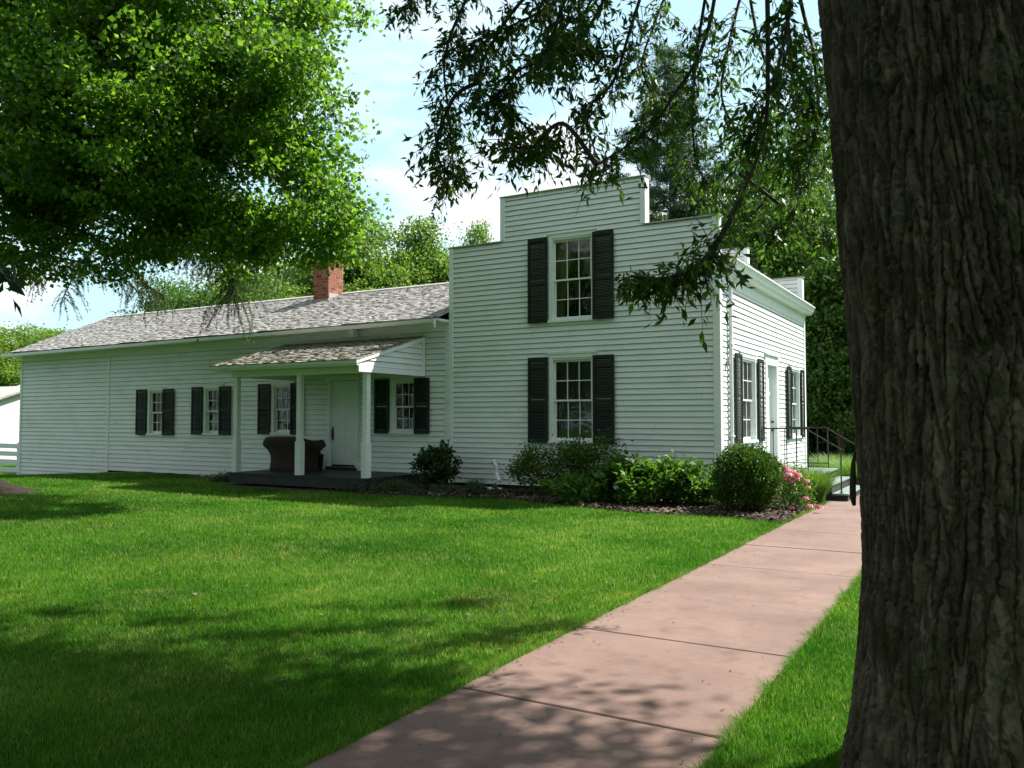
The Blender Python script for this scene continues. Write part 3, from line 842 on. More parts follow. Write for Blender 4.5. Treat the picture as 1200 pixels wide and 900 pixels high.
# rakes
for xx in (PXb + .001, PXa - .24):
    mb.prism([(xx, EPY - .03, 2.70), (xx, WY - .03, 3.36), (xx, WY - .03, 3.455), (xx, EPY - .03, 2.775)], (.03, 0, 0))
mb.box(PXb + .002, PXb + .026, EPY + .05, WY - .03, 2.535, 2.655)
mb.box(PXb + .002, PXb + .024, WY - .12, WY - .031, 2.656, 3.40)
mb.build('porch_frame', M['trim'], bevel=.003)
mb = HB(); sl_ = (TPZ - EPZ) / (WY - EPY)
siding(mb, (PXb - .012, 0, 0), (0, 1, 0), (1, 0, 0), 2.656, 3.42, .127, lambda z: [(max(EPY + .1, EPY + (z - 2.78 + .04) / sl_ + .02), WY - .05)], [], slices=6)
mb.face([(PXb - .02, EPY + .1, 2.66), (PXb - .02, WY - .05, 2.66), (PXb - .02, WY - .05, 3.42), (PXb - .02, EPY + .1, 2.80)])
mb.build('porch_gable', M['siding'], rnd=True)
mb = HB()
up = Vector((0, WY - .03 - EPY, TPZ - EPZ)); shingles(mb, (PXa - .23, EPY - .05, EPZ - .008), (1, 0, 0), up, PXb - PXa + .27, up.length + .03, random.Random(4), expo=.135, thick=.020)
mb.build('porch_roof', M['shingle_moss'], rnd=True)
mb = HB(); mb.obox((PXa - .23, EPY - .02, EPZ - .035), (PXb - PXa + .26, 0, 0), up * .995, (0, 0, .018)); mb.box(PXa + .1, PXb - .1, 13.735, WY - .05, 2.66, 2.68)
mb.build('porch_ceiling', M['trim'])

# downspout and small cable box on the side wall
mb = HB()
mb.tube([(FX1 + .26, 16.16, 4.42), (FX1 + .20, 16.16, 4.30), (FX1 + .065, 16.16, 4.12), (FX1 + .065, 16.16, .45), (FX1 + .12, 16.16, .25), (FX1 + .3, 16.16, .18)], .042, 10)
for z_ in (1.2, 3.0): mb.box(FX1 + .02, FX1 + .115, 16.10, 16.22, z_, z_ + .03)
mb.build('downspout', M['trim'])
mb = HB(); mb.box(FX1 + .03, FX1 + .09, 15.95, 16.05, 2.62, 2.70); mb.build('hose_bracket', M['galv'], bevel=.004)
# corrugated white drain hose low on the front wall
mb = HB(); pts = []
ctrl = [Vector((-9.50, 15.53, .62)), Vector((-9.42, 15.46, .63)), Vector((-9.33, 15.42, .52)), Vector((-9.32, 15.42, .38)), Vector((-9.24, 15.36, .25)), Vector((-9.18, 15.30, .21))]
for i in range(len(ctrl) - 1):
    for k in range(8): pts.append(ctrl[i].lerp(ctrl[i + 1], k / 8))
for _ in range(2): pts = [pts[0]] + [(pts[i - 1] + pts[i] * 2 + pts[i + 1]) / 4 for i in range(1, len(pts) - 1)] + [pts[-1]]
mb.tube(pts, [.036 + .005 * (i % 2) for i in range(len(pts))], 12)
mb.build('drain_hose', M['pvc'])
o = MB(); o.box(-9.42, -9.10, 15.05, 15.3, .02, .085); o = o.build('splash_block', M['pvc'], bevel=.02); tag(o, 'small white splash block on the soil beneath the white drain hose', 'splash block')

# stoop with steps
mb = HB()
SY0, SY1 = 16.48, 18.85
mb.box(FX1 + .05, -2.87, SY0, SY1, .465, .50); mb.box(-2.88, -2.61, SY0 - .004, SY1, .295, .33); mb.box(-2.62, -2.33, SY0 - .008, SY1, .125, .16)
st = mb.build('stoop', M['step'], bevel=.004); st['label'] = 'sage green landing and steps'
mb = HB(); mb.box(FX1 + .06, -2.89, SY0 + .02, SY1 - .02, 0, .464); mb.box(-2.885, -2.63, SY0 + .015, SY1 - .02, 0, .294); mb.box(-2.628, -2.35, SY0 + .01, SY1 - .02, 0, .124)
mb.build('riser', M['dark'], st)
for (ry, ys) in ((16.56, 16.72), (18.80, 18.70)):
    mb = HB(); xs = [-3.92, -3.705, -3.49, -3.275, -3.06]
    for i, x_ in enumerate(xs): mb.tube([(x_, ry, .5 if i in (0, 4) else .60), (x_, ry, 1.36)], .012 if i in (0, 4) else .008, 6)
    mb.tube([(xs[0], ry, 1.365), (xs[-1] + .02, ry, 1.365)], .016, 6); mb.tube([(xs[0], ry, .60), (xs[-1], ry, .60)], .010, 6)
    mb.tube([(xs[-1], ry, 1.34), (-2.47, ry, .98), (-2.42, ry, .955)], .014, 6); mb.tube([(-2.47, ry, .16), (-2.47, ry, .985)], .014, 6)
    mb.tube([(-2.47, ry, .155), (-2.47, ry, .175)], .035, 10)
    mb.build('railing', M['iron'], st)

# ---------------------------------------------------------------- wicker settee on the porch
ws = thing('wicker_settee', 'dark brown wicker settee with a flared rounded back on the porch floor', 'settee', (-14.62, 14.72, .302), math.pi)
def ring(wd, dp, z, inner=0, a0=-205, a1=25, n=48):
    P = []
    for i in range(n + 1):
        t = R(a0 + (a1 - a0) * i / n); c, s = math.cos(t), math.sin(t); e = .6
        P.append(((wd - inner) * math.copysign(abs(c) ** e, c), -(dp - inner) * math.copysign(abs(s) ** e, s), z))
    return P
prof = [(.64, .36, 0), (.62, .35, .12), (.60, .34, .28), (.62, .35, .42), (.70, .39, .55), (.78, .43, .66), (.82, .45, .74), (.81, .44, .80), (.77, .42, .835)]
mb = MB(); rings = [ring(a, b, c) for a, b, c in prof] + [ring(a, b, c, .06) for a, b, c in reversed(prof)]
rings = [[(x_, y_, z_ * (1 - .22 * min(1, abs(x_) / .8) ** 5)) for x_, y_, z_ in rg] for rg in rings]
base = 0; n = len(rings[0])
for rg in rings: mb.v += rg
for i in range(len(rings)):
    j = (i + 1) % len(rings)
    for k in range(n - 1): mb.f.append((i * n + k, i * n + k + 1, j * n + k + 1, j * n + k)); mb.r.append(.5)
mb.f.append(tuple(i * n for i in range(len(rings)))); mb.f.append(tuple(i * n + n - 1 for i in range(len(rings)))[::-1]); mb.r += [.5, .5]
mb.build('backrest', M['wicker'], ws, smooth=True)
mb = MB(); mb.prism([(-.58, -.36, 0), (.58, -.36, 0), (.62, -.36, .40), (-.62, -.36, .40)], (0, .03, 0)); mb.build('skirt', M['wicker'], ws)
mb = MB(); mb.box(-.56, .56, -.37, .28, .36, .45); mb.build('seat', M['wicker'], ws, bevel=.03)

# ---------------------------------------------------------------- plank fence
fx1, fx0, fyy = -27.92, -36.5, 15.75
fn = thing('plank_fence', 'white four-rail plank fence beside the far left corner of the house', 'fence', (fx1, fyy, -.4))
for z_ in (-.24, .03, .30, .56):
    mb = MB(); mb.box(fx0 - fx1, 0, -.02, .01, z_ + .4, z_ + .56); mb.build('rail', M['trim'], fn, bevel=.004)
for x_ in (-28.3, -30.75, -33.2, -35.65):
    mb = MB(); mb.box(x_ - fx1 - .06, x_ - fx1 + .06, .012, .12, -.3, 1.16); mb.build('fence_post', M['trim'], fn, bevel=.006)

# ---------------------------------------------------------------- outbuilding behind
ob = thing('outbuilding', 'small sunlit white outbuilding with a pale grey roof beyond the plank fence', 'outbuilding', (-44, 24, -.6))
def OB(mb, name, mat, parent=ob, **k):
    mb.v = [(a + 44, b - 24, c + .6) for a, b, c in mb.v]; return mb.build(name, mat, parent, **k)
mb = MB(); mb.prism([(-41, 20.5, -.8), (-41, 25.5, -.8), (-41, 25.5, 2.35), (-41, 23.6, 3.1), (-41, 20.5, 1.9)], (-7, 0, 0)); OB(mb, 'wall', M['trim'])
mb = MB(); mb.prism([(-40.75, 20.1, 1.82), (-40.75, 23.6, 3.12), (-40.75, 26.0, 2.2), (-40.75, 26.0, 2.28), (-40.75, 23.6, 3.21), (-40.75, 20.1, 1.91)], (-7.5, 0, 0)); OB(mb, 'roof', M['galv'])
mb = MB(); mb.prism([(-42, 26, -.8), (-42, 32, -.8), (-42, 32, 2.4), (-42, 29, 3.7), (-42, 26, 2.4)], (-9, 0, 0)); OB(mb, 'wall', M['trim'])
mb = MB(); mb.prism([(-41.8, 25.6, 2.3), (-41.8, 29, 3.72), (-41.8, 32.4, 2.3), (-41.8, 32.4, 2.4), (-41.8, 29, 3.82), (-41.8, 25.6, 2.4)], (-9.4, 0, 0)); OB(mb, 'roof', M['galv'])
mb = MB(); mb.tube([(-42.6, 27.8, 2.8), (-42.6, 27.8, 4.15)], .10, 12); mb.tube([(-42.6, 27.8, 4.15), (-42.6, 27.8, 4.22)], .14, 12); OB(mb, 'flue', M['galv'])

# ---------------------------------------------------------------- plants
def unit(v): return v / np.maximum(np.linalg.norm(v, axis=1, keepdims=True), 1e-9)

def leaf_arrays(P, D, L, W, fold=.25, spin=None, flat=None):
    """rhombic leaves at P pointing along D"""
    n = len(P); r = rng.normal(size=(n, 3))
    if flat is not None: r = r * (1 - flat) + np.cross(D, np.array([[0, 0, 1.]])) * flat * 2
    s = unit(np.cross(D, r) if flat is None else r - D * np.sum(r * D, 1, keepdims=True)); up = np.cross(s, D)
    L = L[:, None]; W = W[:, None]
    A = P; B = P + D * L * .42 + s * W * .5 + up * W * fold; Cc = P + D * L; E = P + D * L * .42 - s * W * .5 + up * W * fold
    return quadmesh(A, B, Cc, E)

def grow(pts, trunk, droop=.0, term=.006, rmax=None):
    """skeleton: pts joined one after the other to the nearest existing node"""
    nodes = [Vector(p) for p in trunk]; par = [-1] + list(range(len(trunk) - 1)); N = len(trunk)
    arr = np.zeros((N + len(pts) * 3, 3)); arr[:N] = trunk
    top = np.array(trunk[len(trunk) // 2:]); 
    d0 = np.min(np.linalg.norm(pts[:, None, :] - top[None], axis=2), axis=1)
    order = np.argsort(d0); depth = np.zeros(N + len(pts) * 3); ends = []
    lo = max(1, len(trunk) // 3)
    for i in order:
        p = pts[i]; d = np.linalg.norm(arr[lo:N] - p, axis=1) + depth[lo:N] * .10
        k = int(np.argmin(d)) + lo; a = arr[k]; v = p - a; ln = np.linalg.norm(v)
        prev = k
        for q in (1 / 3, 2 / 3, 1.0):
            c = a + v * q + (rng.normal(size=3) * ln * .06 if q < 1 else 0); c[2] += droop * ln * q * (1 - q) * 2
            arr[N] = c; par.append(prev); depth[N] = depth[prev] + ln / 3; prev = N; N += 1
        ends.append(prev)
    arr = arr[:N]; rad = np.zeros(N); ch = [[] for _ in range(N)]
    for i, p in enumerate(par):
        if p >= 0: ch[p].append(i)
    e = 2.35
    for i in range(N - 1, -1, -1):
        rad[i] = max(term, sum(rad[c] ** e for c in ch[i]) ** (1 / e)) if ch[i] else term
    return arr, par, rad, ends

def skel_mesh(mb, arr, par, rad, skip=0, rmin=0, sides=5, scale=1):
    for i in range(1 + skip, len(par)):
        p = par[i]
        if p < 0: continue
        r0, r1 = min(rad[p], rad[i] * 1.35) * scale, rad[i] * scale
        if r0 < rmin: continue
        a, b = Vector(arr[p]), Vector(arr[i]); d = (b - a)
        if d.length < 1e-5: continue
        mb.tube([a, b + d.normalized() * r1 * .3], [r0, r1], sides if r0 > .02 else 3, cap=False)

def crown_points(n, ells, freq=.35, thr=-.05, shell=.35, seed=0):
    P = []; rs = np.random.default_rng(seed); off = Vector((seed * 3.1, seed * 1.7, seed * .9)); wts = np.array([e[3] * e[4] * e[5] for e in ells]); wts = wts / wts.sum(); tries = 0
    while len(P) < n and tries < n * 60:
        tries += 1
        e = ells[rs.choice(len(ells), p=wts)]; v = rs.normal(size=3); v /= np.linalg.norm(v); r = rs.random() ** shell
        p = np.array(e[:3]) + v * r * np.array(e[3:6])
        if noise.noise(Vector(p) * freq + off) < thr: continue
        P.append(p)
    return np.array(P)

def deciduous(name_c, ells, trunk, n, per, L, W, leaf, bark, parent, spread=.3, freq=.35, thr=-.05, droop=-.05, seed=0, flat=.2, down=.35, shell=.35, term=.006, tscale=1, keep_trunk=True, rmin=0.0, loc=(0, 0, 0)):
    pts = crown_points(n, ells, freq, thr, shell, seed)
    arr, par, rad, ends = grow(pts, trunk, droop, term)
    mb = MB(); skel_mesh(mb, arr - np.array(loc), par, rad, rmin=rmin, scale=tscale)
    if keep_trunk: mb.tube([Vector(p) - Vector(loc) for p in trunk], [min(max(rad[i] * tscale, .03), .40 - .025 * i) for i in range(len(trunk))], 12)
    tr = mb.build('trunk', bark, parent, smooth=True)
    e = arr[ends]; pr = arr[[par[k] for k in ends]]
    dirs = unit(e - pr); idx = np.repeat(np.arange(len(e)), per)
    m_ = len(idx); t = rng.random(m_)[:, None]
    P = pr[idx] * (1 - t) * .6 + e[idx] * (1 - (1 - t) * .6) + rng.normal(size=(m_, 3)) * spread * np.array([1.25, 1.25, .55])
    D = unit(dirs[idx] * .5 + rng.normal(size=(m_, 3)) * .8 + np.array([0, 0, -down]))
    q = rng.uniform(.65, 1.25, m_)
    V, F = leaf_arrays(P - np.array(loc), D, L * q, W * q, flat=flat)
    rn = np.clip(rng.normal(.5, .25, m_), 0, 1)
    cr = link('crown', npmesh('crown', V, F, rn), leaf, parent)
    return tr, cr

# --- big tree on the right, in the foreground
RT = Vector((-.02, 3.95, 0))
rt = thing('ash_tree', 'massive dark furrowed tree trunk filling the right edge beside the walkway', 'tree', RT)
def worley(u, v, per_u, seed):
    """distance to nearest and second nearest of jittered cells, u periodic in per_u cells"""
    rs = np.random.default_rng(seed); nv = int(v.max()) + 4
    jx = rs.random((nv, per_u)); jy = rs.random((nv, per_u)); hh = rs.random((nv, per_u))
    iu = np.floor(u).astype(int); iv_ = np.floor(v).astype(int); f1 = np.full(u.shape, 9.); f2 = np.full(u.shape, 9.); hv = np.zeros(u.shape)
    for du in (-1, 0, 1):
        for dv in (-1, 0, 1):
            a = (iu + du) % per_u; b = np.clip(iv_ + dv, 0, nv - 1)
            d = np.hypot(iu + du + jx[b, a] - u, iv_ + dv + jy[b, a] - v)
            c = d < f1; f2 = np.where(c, f1, np.minimum(f2, d)); hv = np.where(c, hh[b, a], hv); f1 = np.where(c, d, f1)
    return f1, f2, hv
NT, NZ = 1200, 1250
th = np.linspace(0, 2 * math.pi, NT, endpoint=False); zz = np.linspace(-.1, 5.2, NZ); TH, ZZ = np.meshgrid(th, zz)
R0 = .50 + .16 * np.exp(-(ZZ + .05) / .45) - .012 * ZZ
R0 = R0 * (1 + .03 * np.sin(3 * TH + 1) + .02 * np.sin(5 * TH + ZZ) + .05 * np.exp(-ZZ / .4) * np.sin(5 * TH + 2)) 
def vnoise(u, v, pu, seed):
    rs = np.random.default_rng(seed); nv = int(v.max()) + 3; g = rs.random((nv, pu)); iu = np.floor(u).astype(int); iv_ = np.floor(v).astype(int)
    fu = u - iu; fv = v - iv_; fu = fu * fu * (3 - 2 * fu); fv = fv * fv * (3 - 2 * fv); q = lambda a, b: g[np.clip(b, 0, nv - 1), a % pu]
    return (q(iu, iv_) * (1 - fu) + q(iu + 1, iv_) * fu) * (1 - fv) + (q(iu, iv_ + 1) * (1 - fu) + q(iu + 1, iv_ + 1) * fu) * fv
un = TH / (2 * math.pi); zp = ZZ + .2
wx = (vnoise(un * 14, zp * 1.0, 14, 1) - .5) * 2.0 + (vnoise(un * 40, zp * 4, 40, 2) - .5) * .7 + (vnoise(un * 200, zp * 60, 200, 12) - .5) * .25
wz = (vnoise(un * 64, zp * .8, 64, 3) - .5) * 2.0
f1, f2, hv = worley(un * 68 + wx, zp * 3.0 + wz, 68, 4)            # long ridges between deep fissures
ridge = np.clip((f2 - f1) / .38, 0, 1) ** .6
g1, g2, hw = worley(un * 136 + wx * 1.5, zp * 10 + wz, 136, 5)     # broken plates, each at its own height
crack = np.clip((g2 - g1) / .16, 0, 1)
q1, q2, hx = worley(un * 250 + wx * 2, zp * 34 + wz, 250, 6)         # small scales
fine = vnoise(un * 320, zp * 70, 320, 6) * .4 + rng.random(un.shape) * .6
disp = -.036 + .027 * ridge + .010 * hw * (.25 + .75 * ridge) + .004 * crack + .0045 * hx + .0024 * fine
plate = np.clip(.25 * hv + .45 * hw + .35 * hx - .02, 0, 1)
RR = R0 + disp
LX = -.075 * np.clip(ZZ - 1.0, 0, 9) ** 1.0 * 1.0
V = np.stack([(RR * np.cos(TH) * 1.0 + LX * .8652).ravel(), (RR * np.sin(TH) + LX * .5015).ravel(), ZZ.ravel()], 1)
ii, jj = np.meshgrid(np.arange(NT), np.arange(NZ - 1)); k0 = (jj * NT + ii).ravel(); k1 = (jj * NT + (ii + 1) % NT).ravel()
o = link('trunk', npmesh('trunk', V, np.stack([k0, k1, k1 + NT, k0 + NT], 1), plate[:-1].ravel(), smooth=False), M['bark'], rt)

# limbs, hanging branches and leaves of the same tree
def lw(p): return Vector(p) - RT
limb = MB()
tops = Vector((RT.x - .27, RT.y - .16, 5.0))
limb_paths = [
    ([tops, tops + Vector((-1.2, .8, 1.6)), tops + Vector((-2.8, 2.2, 2.6)), tops + Vector((-4.6, 3.6, 3.0)), tops + Vector((-6.2, 4.4, 2.6))], .26),
    ([tops, tops + Vector((.1, 1.2, 1.9)), tops + Vector((-.3, 2.4, 3.1)), tops + Vector((-1.0, 3.4, 3.7))], .25),
    ([tops, tops + Vector((-1.4, -1.0, 2.0)), tops + Vector((-3.4, -2.0, 3.4)), tops + Vector((-5.4, -2.4, 3.8))], .24),
    ([tops, tops + Vector((1.2, .6, 2.2)), tops + Vector((2.8, 1.8, 4.0))], .25),
    ([tops, tops + Vector((.6, -1.2, 2.4)), tops + Vector((1.6, -3.0, 4.0))], .24)]
allnodes = []
def smoothpath(P, n=6):
    out_ = []
    P = [Vector(p) for p in P]
    for i in range(len(P) - 1):
        p0 = P[max(i - 1, 0)]; p1 = P[i]; p2 = P[i + 1]; p3 = P[min(i + 2, len(P) - 1)]
        for k in range(n):
            t = k / n
            out_.append(.5 * ((2 * p1) + (p2 - p0) * t + (2 * p0 - 5 * p1 + 4 * p2 - p3) * t * t + (3 * p1 - p0 - 3 * p2 + p3) * t ** 3))
    return out_ + [P[-1]]
for P, r in limb_paths:
    q = smoothpath(P); limb.tube([lw(p) for p in q], [r * (1 - .72 * i / len(q)) for i in range(len(q))], 10); allnodes += q

# drooping boughs: guide points are real places, metres ahead of the viewpoint
bough = [
    [(720, -260, 8.0), (660, -80, 7.2), (590, 20, 6.8), (560, 90, 6.6), (600, 125, 6.5), (640, 175, 6.4)],
    [(700, -300, 8.2), (600, -120, 7.6), (545, -10, 7.2), (520, 60, 7.0), (525, 130, 6.9), (530, 190, 6.8)],
    [(640, -230, 8.6), (560, -100, 8.0), (500, -30, 7.8), (470, 0, 7.7)],
    [(800, -300, 7.6), (750, -120, 7.0), (700, 10, 6.6), (650, 55, 6.4), (610, 75, 6.3), (580, 110, 6.3)],
    [(800, -280, 7.8), (770, -80, 7.0), (740, 30, 6.6), (720, 90, 6.5), (690, 125, 6.4), (700, 180, 6.3)],
    [(860, -300, 7.0), (850, -80, 6.4), (830, 40, 6.0), (790, 110, 5.9), (760, 150, 5.9), (700, 190, 5.9)],
    [(900, -300, 6.2), (905, -60, 5.7), (905, 60, 5.4), (900, 150, 5.3), (870, 230, 5.2), (830, 300, 5.2), (822, 322, 5.2)],
    [(870, 230, 5.2), (845, 280, 5.2), (820, 310, 5.2), (780, 325, 5.2), (740, 322, 5.2)],
    [(920, -300, 6.8), (925, -60, 6.4), (935, 60, 6.1), (955, 110, 6.0), (962, 160, 6.0), (930, 190, 6.0)],
    [(880, -260, 8.0), (840, -60, 7.6), (820, 60, 7.4), (815, 140, 7.3), (820, 190, 7.3), (835, 215, 7.3)],
    [(950, -280, 7.8), (940, -60, 7.2), (960, 60, 6.8), (962, 150, 6.8), (930, 250, 6.8), (905, 270, 6.8)],
    [(640, -240, 7.4), (610, -100, 6.9), (640, -10, 6.6), (655, 40, 6.5), (700, 55, 6.5)],
    [(780, -200, 9.0), (720, -60, 8.6), (690, 0, 8.4), (660, 60, 8.3)],
    [(870, 200, 6.8), (920, 240, 7.0), (950, 265, 7.1), (970, 270, 7.1)],
    [(850, -200, 9.0), (880, -40, 8.6), (900, 60, 8.4), (940, 130, 8.2), (900, 230, 8.0), (870, 260, 8.0)],
    [(740, -240, 6.4), (690, -90, 6.0), (660, 0, 5.8), (640, 60, 5.8)],
    [(700, 190, 5.9), (660, 140, 6.0), (620, 170, 6.1), (590, 160, 6.1)],
    [(960, -260, 6.0), (940, -60, 5.6), (925, 40, 5.4), (905, 110, 5.3), (890, 150, 5.3)],
    [(860, -240, 8.6), (800, -60, 8.2), (770, 20, 8.0), (755, 70, 7.9), (770, 110, 7.9)],
    [(930, -240, 8.0), (880, -40, 7.6), (860, 40, 7.4), (850, 110, 7.3), (880, 170, 7.3)],
    [(760, -220, 7.6), (700, -60, 7.2), (640, 0, 7.0), (580, 30, 6.9), (540, 50, 6.9)],
    [(560, 90, 6.6), (530, 110, 6.6), (510, 170, 6.6), (525, 205, 6.6)],
]
PL = []; DL = []
def twiggy(path, dens, leafn, ln=(.15, .45), start=.25):
    q = smoothpath([at(*p) for p in path], 8); nq = len(q)
    r0 = .017
    limb.tube([lw(p) for p in q], [r0 * (1 - .85 * i / nq) + .003 for i in range(nq)], 6, cap=False)
    for i in range(nq):
        if i / nq < start: continue
        for _ in range(dens):
            p = q[i] + Vector(rng.normal(size=3)) * .01; d = Vector(rng.normal(size=3)); d.z = d.z * .5 - .25
            if i < nq - 1: d += (q[i + 1] - q[i]).normalized() * .5
            d.normalize(); L_ = rng.uniform(*ln); P_ = [p]
            for k in range(4):
                d.z -= .16; d.normalize(); P_.append(P_[-1] + d * L_ / 4)
            limb.tube([lw(a) for a in P_], [.004, .0033, .0026, .002, .0012], 3, cap=False)
            for k in range(leafn):
                t = rng.uniform(.25, 1) * 3.999; a = P_[int(t)].lerp(P_[int(t) + 1], t - int(t))
                PL.append(a + Vector(rng.normal(size=3)) * .015); dd = d * .4 + Vector(rng.normal(size=3)) * .6 + Vector((0, 0, -.42)); DL.append(dd.normalized())
for i, P in enumerate(bough):
    if i in (6,): twiggy(P, 1, 7, start=.55)
    elif i == 7: twiggy(P, 3, 9, start=.2, ln=(.1, .3))
    else: twiggy(P, 3, 8 if i in (4, 5, 9, 12, 14, 18, 19) else 11, start=.30)
# canopy overhead, out of the picture's top edge but shading the lawn and path
can = crown_points(2600, [(1.7, 7.8, 8.8, 1.8, 1.8, 1.4), (1.7, 7.8, 8.8, 1.8, 1.8, 1.4), (1.6, 7.4, 8.6, 1.9, 1.9, 1.4), (1.2, 6.4, 8.8, 2.2, 1.8, 1.6), (-1.2, 7.6, 9.0, 3.6, 1.9, 1.5), (-1.2, 7.6, 9.0, 3.6, 1.9, 1.5), (-4.5, 7.2, 9.2, 3.6, 2.0, 1.5), (-4.5, 7.2, 9.2, 3.6, 2.0, 1.5), (-7.5, 6.2, 9.2, 3.0, 2.0, 1.5), (RT.x - 1.6, RT.y + .3, 9.6, 6.4, 4.6, 3.6), (RT.x - 5.6, RT.y - 1.2, 9.2, 4.2, 4.0, 2.8), (RT.x - 9.6, RT.y - 2.4, 9.4, 3.2, 3.4, 2.4)], .42, -.3, .45, 3)
trk = [tuple(p) for p in [tops + Vector((0, 0, -.4)), tops, tops + Vector((0, .1, .4))]]
nodes = trk + [tuple(p) for p in allnodes]
# join the canopy to the limbs
arr = np.array([tuple(p) for p in allnodes]); order = np.argsort(np.min(np.linalg.norm(can[:, None] - arr[None], axis=2), 1)); pool = arr.copy()
for i in order:
    d = np.linalg.norm(pool - can[i], axis=1); k = int(np.argmin(d)); a = pool[k]; b = can[i]
    mid = (a + b) / 2 + rng.normal(size=3) * .06 * d[k]
    limb.tube([lw(a), lw(mid), lw(b)], [min(.05, .008 + .012 * d[k]), .010, .004], 3, cap=False); pool = np.vstack([pool, mid, b])
nb = np.repeat(can, 60, axis=0); nb = nb + rng.normal(size=nb.shape) * np.array([.33, .33, .22])
PL2 = np.array([tuple(p) for p in PL]); DL2 = np.array([tuple(p) for p in DL])
D3 = unit(rng.normal(size=nb.shape) * .7 + np.array([0, 0, -.6]))
PA = np.vstack([PL2, nb]); DA = np.vstack([DL2, D3]); m_ = len(PA)
Ls = np.concatenate([rng.uniform(.045, .105, len(PL2)), rng.uniform(.12, .20, len(nb))]); Ws = Ls * np.concatenate([rng.uniform(.24, .40, len(PL2)), rng.uniform(.35, .5, len(nb))])
V, F = leaf_arrays(PA - np.array(RT), DA, Ls, Ws)
limb.build('limb', M['wood'], rt, smooth=True)
link('crown', npmesh('crown', V, F, np.clip(rng.normal(.5, .28, m_), 0, 1)), M['leaf_right'], rt)
# loose slab of bark on the left flank of the trunk
e0 = at(1000, 562, 3.42); mb = MB(); P = []
for i, (dz, ww, oo) in enumerate([(.115, .004, .004), (.07, .014, -.004), (0, .022, -.008), (-.07, .022, -.009), (-.105, .010, -.004)]):
    P.append(Vector((e0.x + oo * cY, e0.y + oo * sY, e0.z + dz)) - RT)
mb.tube(P, [.004, .009, .012, .013, .007], 8); mb.build('bark_flap', M['bark'], rt, smooth=True)

# --- left shade tree, trunk just outside the picture
LT = Vector((-20.9, 9.0, 0)); lt = thing('linden_tree', 'large broad-leaved shade tree overhanging the lawn from the upper left', 'tree', LT)
trunk = [tuple(LT + Vector(p)) for p in ((0, 0, -.1), (0, 0, .8), (.05, 0, 2.0), (.15, .05, 3.2), (.4, .1, 4.4), (.8, .2, 5.6), (1.1, .3, 7.0), (1.3, .4, 9.0), (1.4, .4, 11))]
deciduous('crown', [(-15.9, 9.8, 8.4, 5.8, 3.6, 4.3), (-13.6, 10.5, 6.9, 3.5, 2.2, 2.6), (-14.6, 11.0, 6.2, 2.8, 1.6, 1.5), (-18.5, 8.6, 8.5, 5.5, 3.5, 3.6), (-14.1, 11.5, 9.8, 3.4, 2.4, 3.6), (-17.5, 10.0, 6.0, 2.6, 1.6, 1.4), (-11.5, 11.4, 5.3, 1.7, 1.1, 1.0), (-11.5, 11.4, 5.3, 1.7, 1.1, 1.0), (-11.5, 11.4, 5.4, 1.7, 1.1, 1.0), (-13.2, 11.3, 5.1, 2.0, 1.2, .9), (-13.2, 11.3, 5.1, 2.0, 1.2, .9), (-11.5, 11.6, 7.2, 1.4, 1.0, 1.6), (-11.6, 11.8, 9.4, 1.6, 1.0, 1.4)], trunk, 3400, 66, .100, .088, M['leaf_left'], M['wood'], lt, spread=.17, freq=.85, thr=-.02, seed=4, loc=LT, tscale=1.5, term=.007, shell=.45, droop=-.1)
mb = MB()   # flared roots
for k in range(7):
    a = k * .9; mb.tube([Vector((0, 0, .9)) + Vector((math.cos(a), math.sin(a), 0)) * .25, Vector((math.cos(a) * .5, math.sin(a) * .5, .35)), Vector((math.cos(a) * .95, math.sin(a) * .95, .02))], [.2, .17, .07], 8)
mb.build('root', M['wood'], lt, smooth=True)
# mulch mound at its foot
mb = MB(); n1, n2 = 12, 40
for i in range(n1 + 1):
    for j in range(n2):
        r_ = 1.75 * i / n1; a = 2 * math.pi * j / n2; x_, y_ = -18.5 + r_ * math.cos(a), 9.35 + r_ * math.sin(a) * .8
        mb.v.append((x_, y_, float(ground_z(x_, y_)) - .02 + .50 * math.exp(-(r_ / .85) ** 2) + .05 * noise.noise(Vector((x_ * 4, y_ * 4, 1)))))
for i in range(n1):
    for j in range(n2):
        j2 = (j + 1) % n2; mb.f.append((i * n2 + j, i * n2 + j2, (i + 1) * n2 + j2, (i + 1) * n2 + j)); mb.r.append(.5)
o = mb.build('mulch_mound', M['chip'], smooth=True); tag(o, 'brown mulch mound around the foot of the left shade tree', 'mulch', kind='stuff')

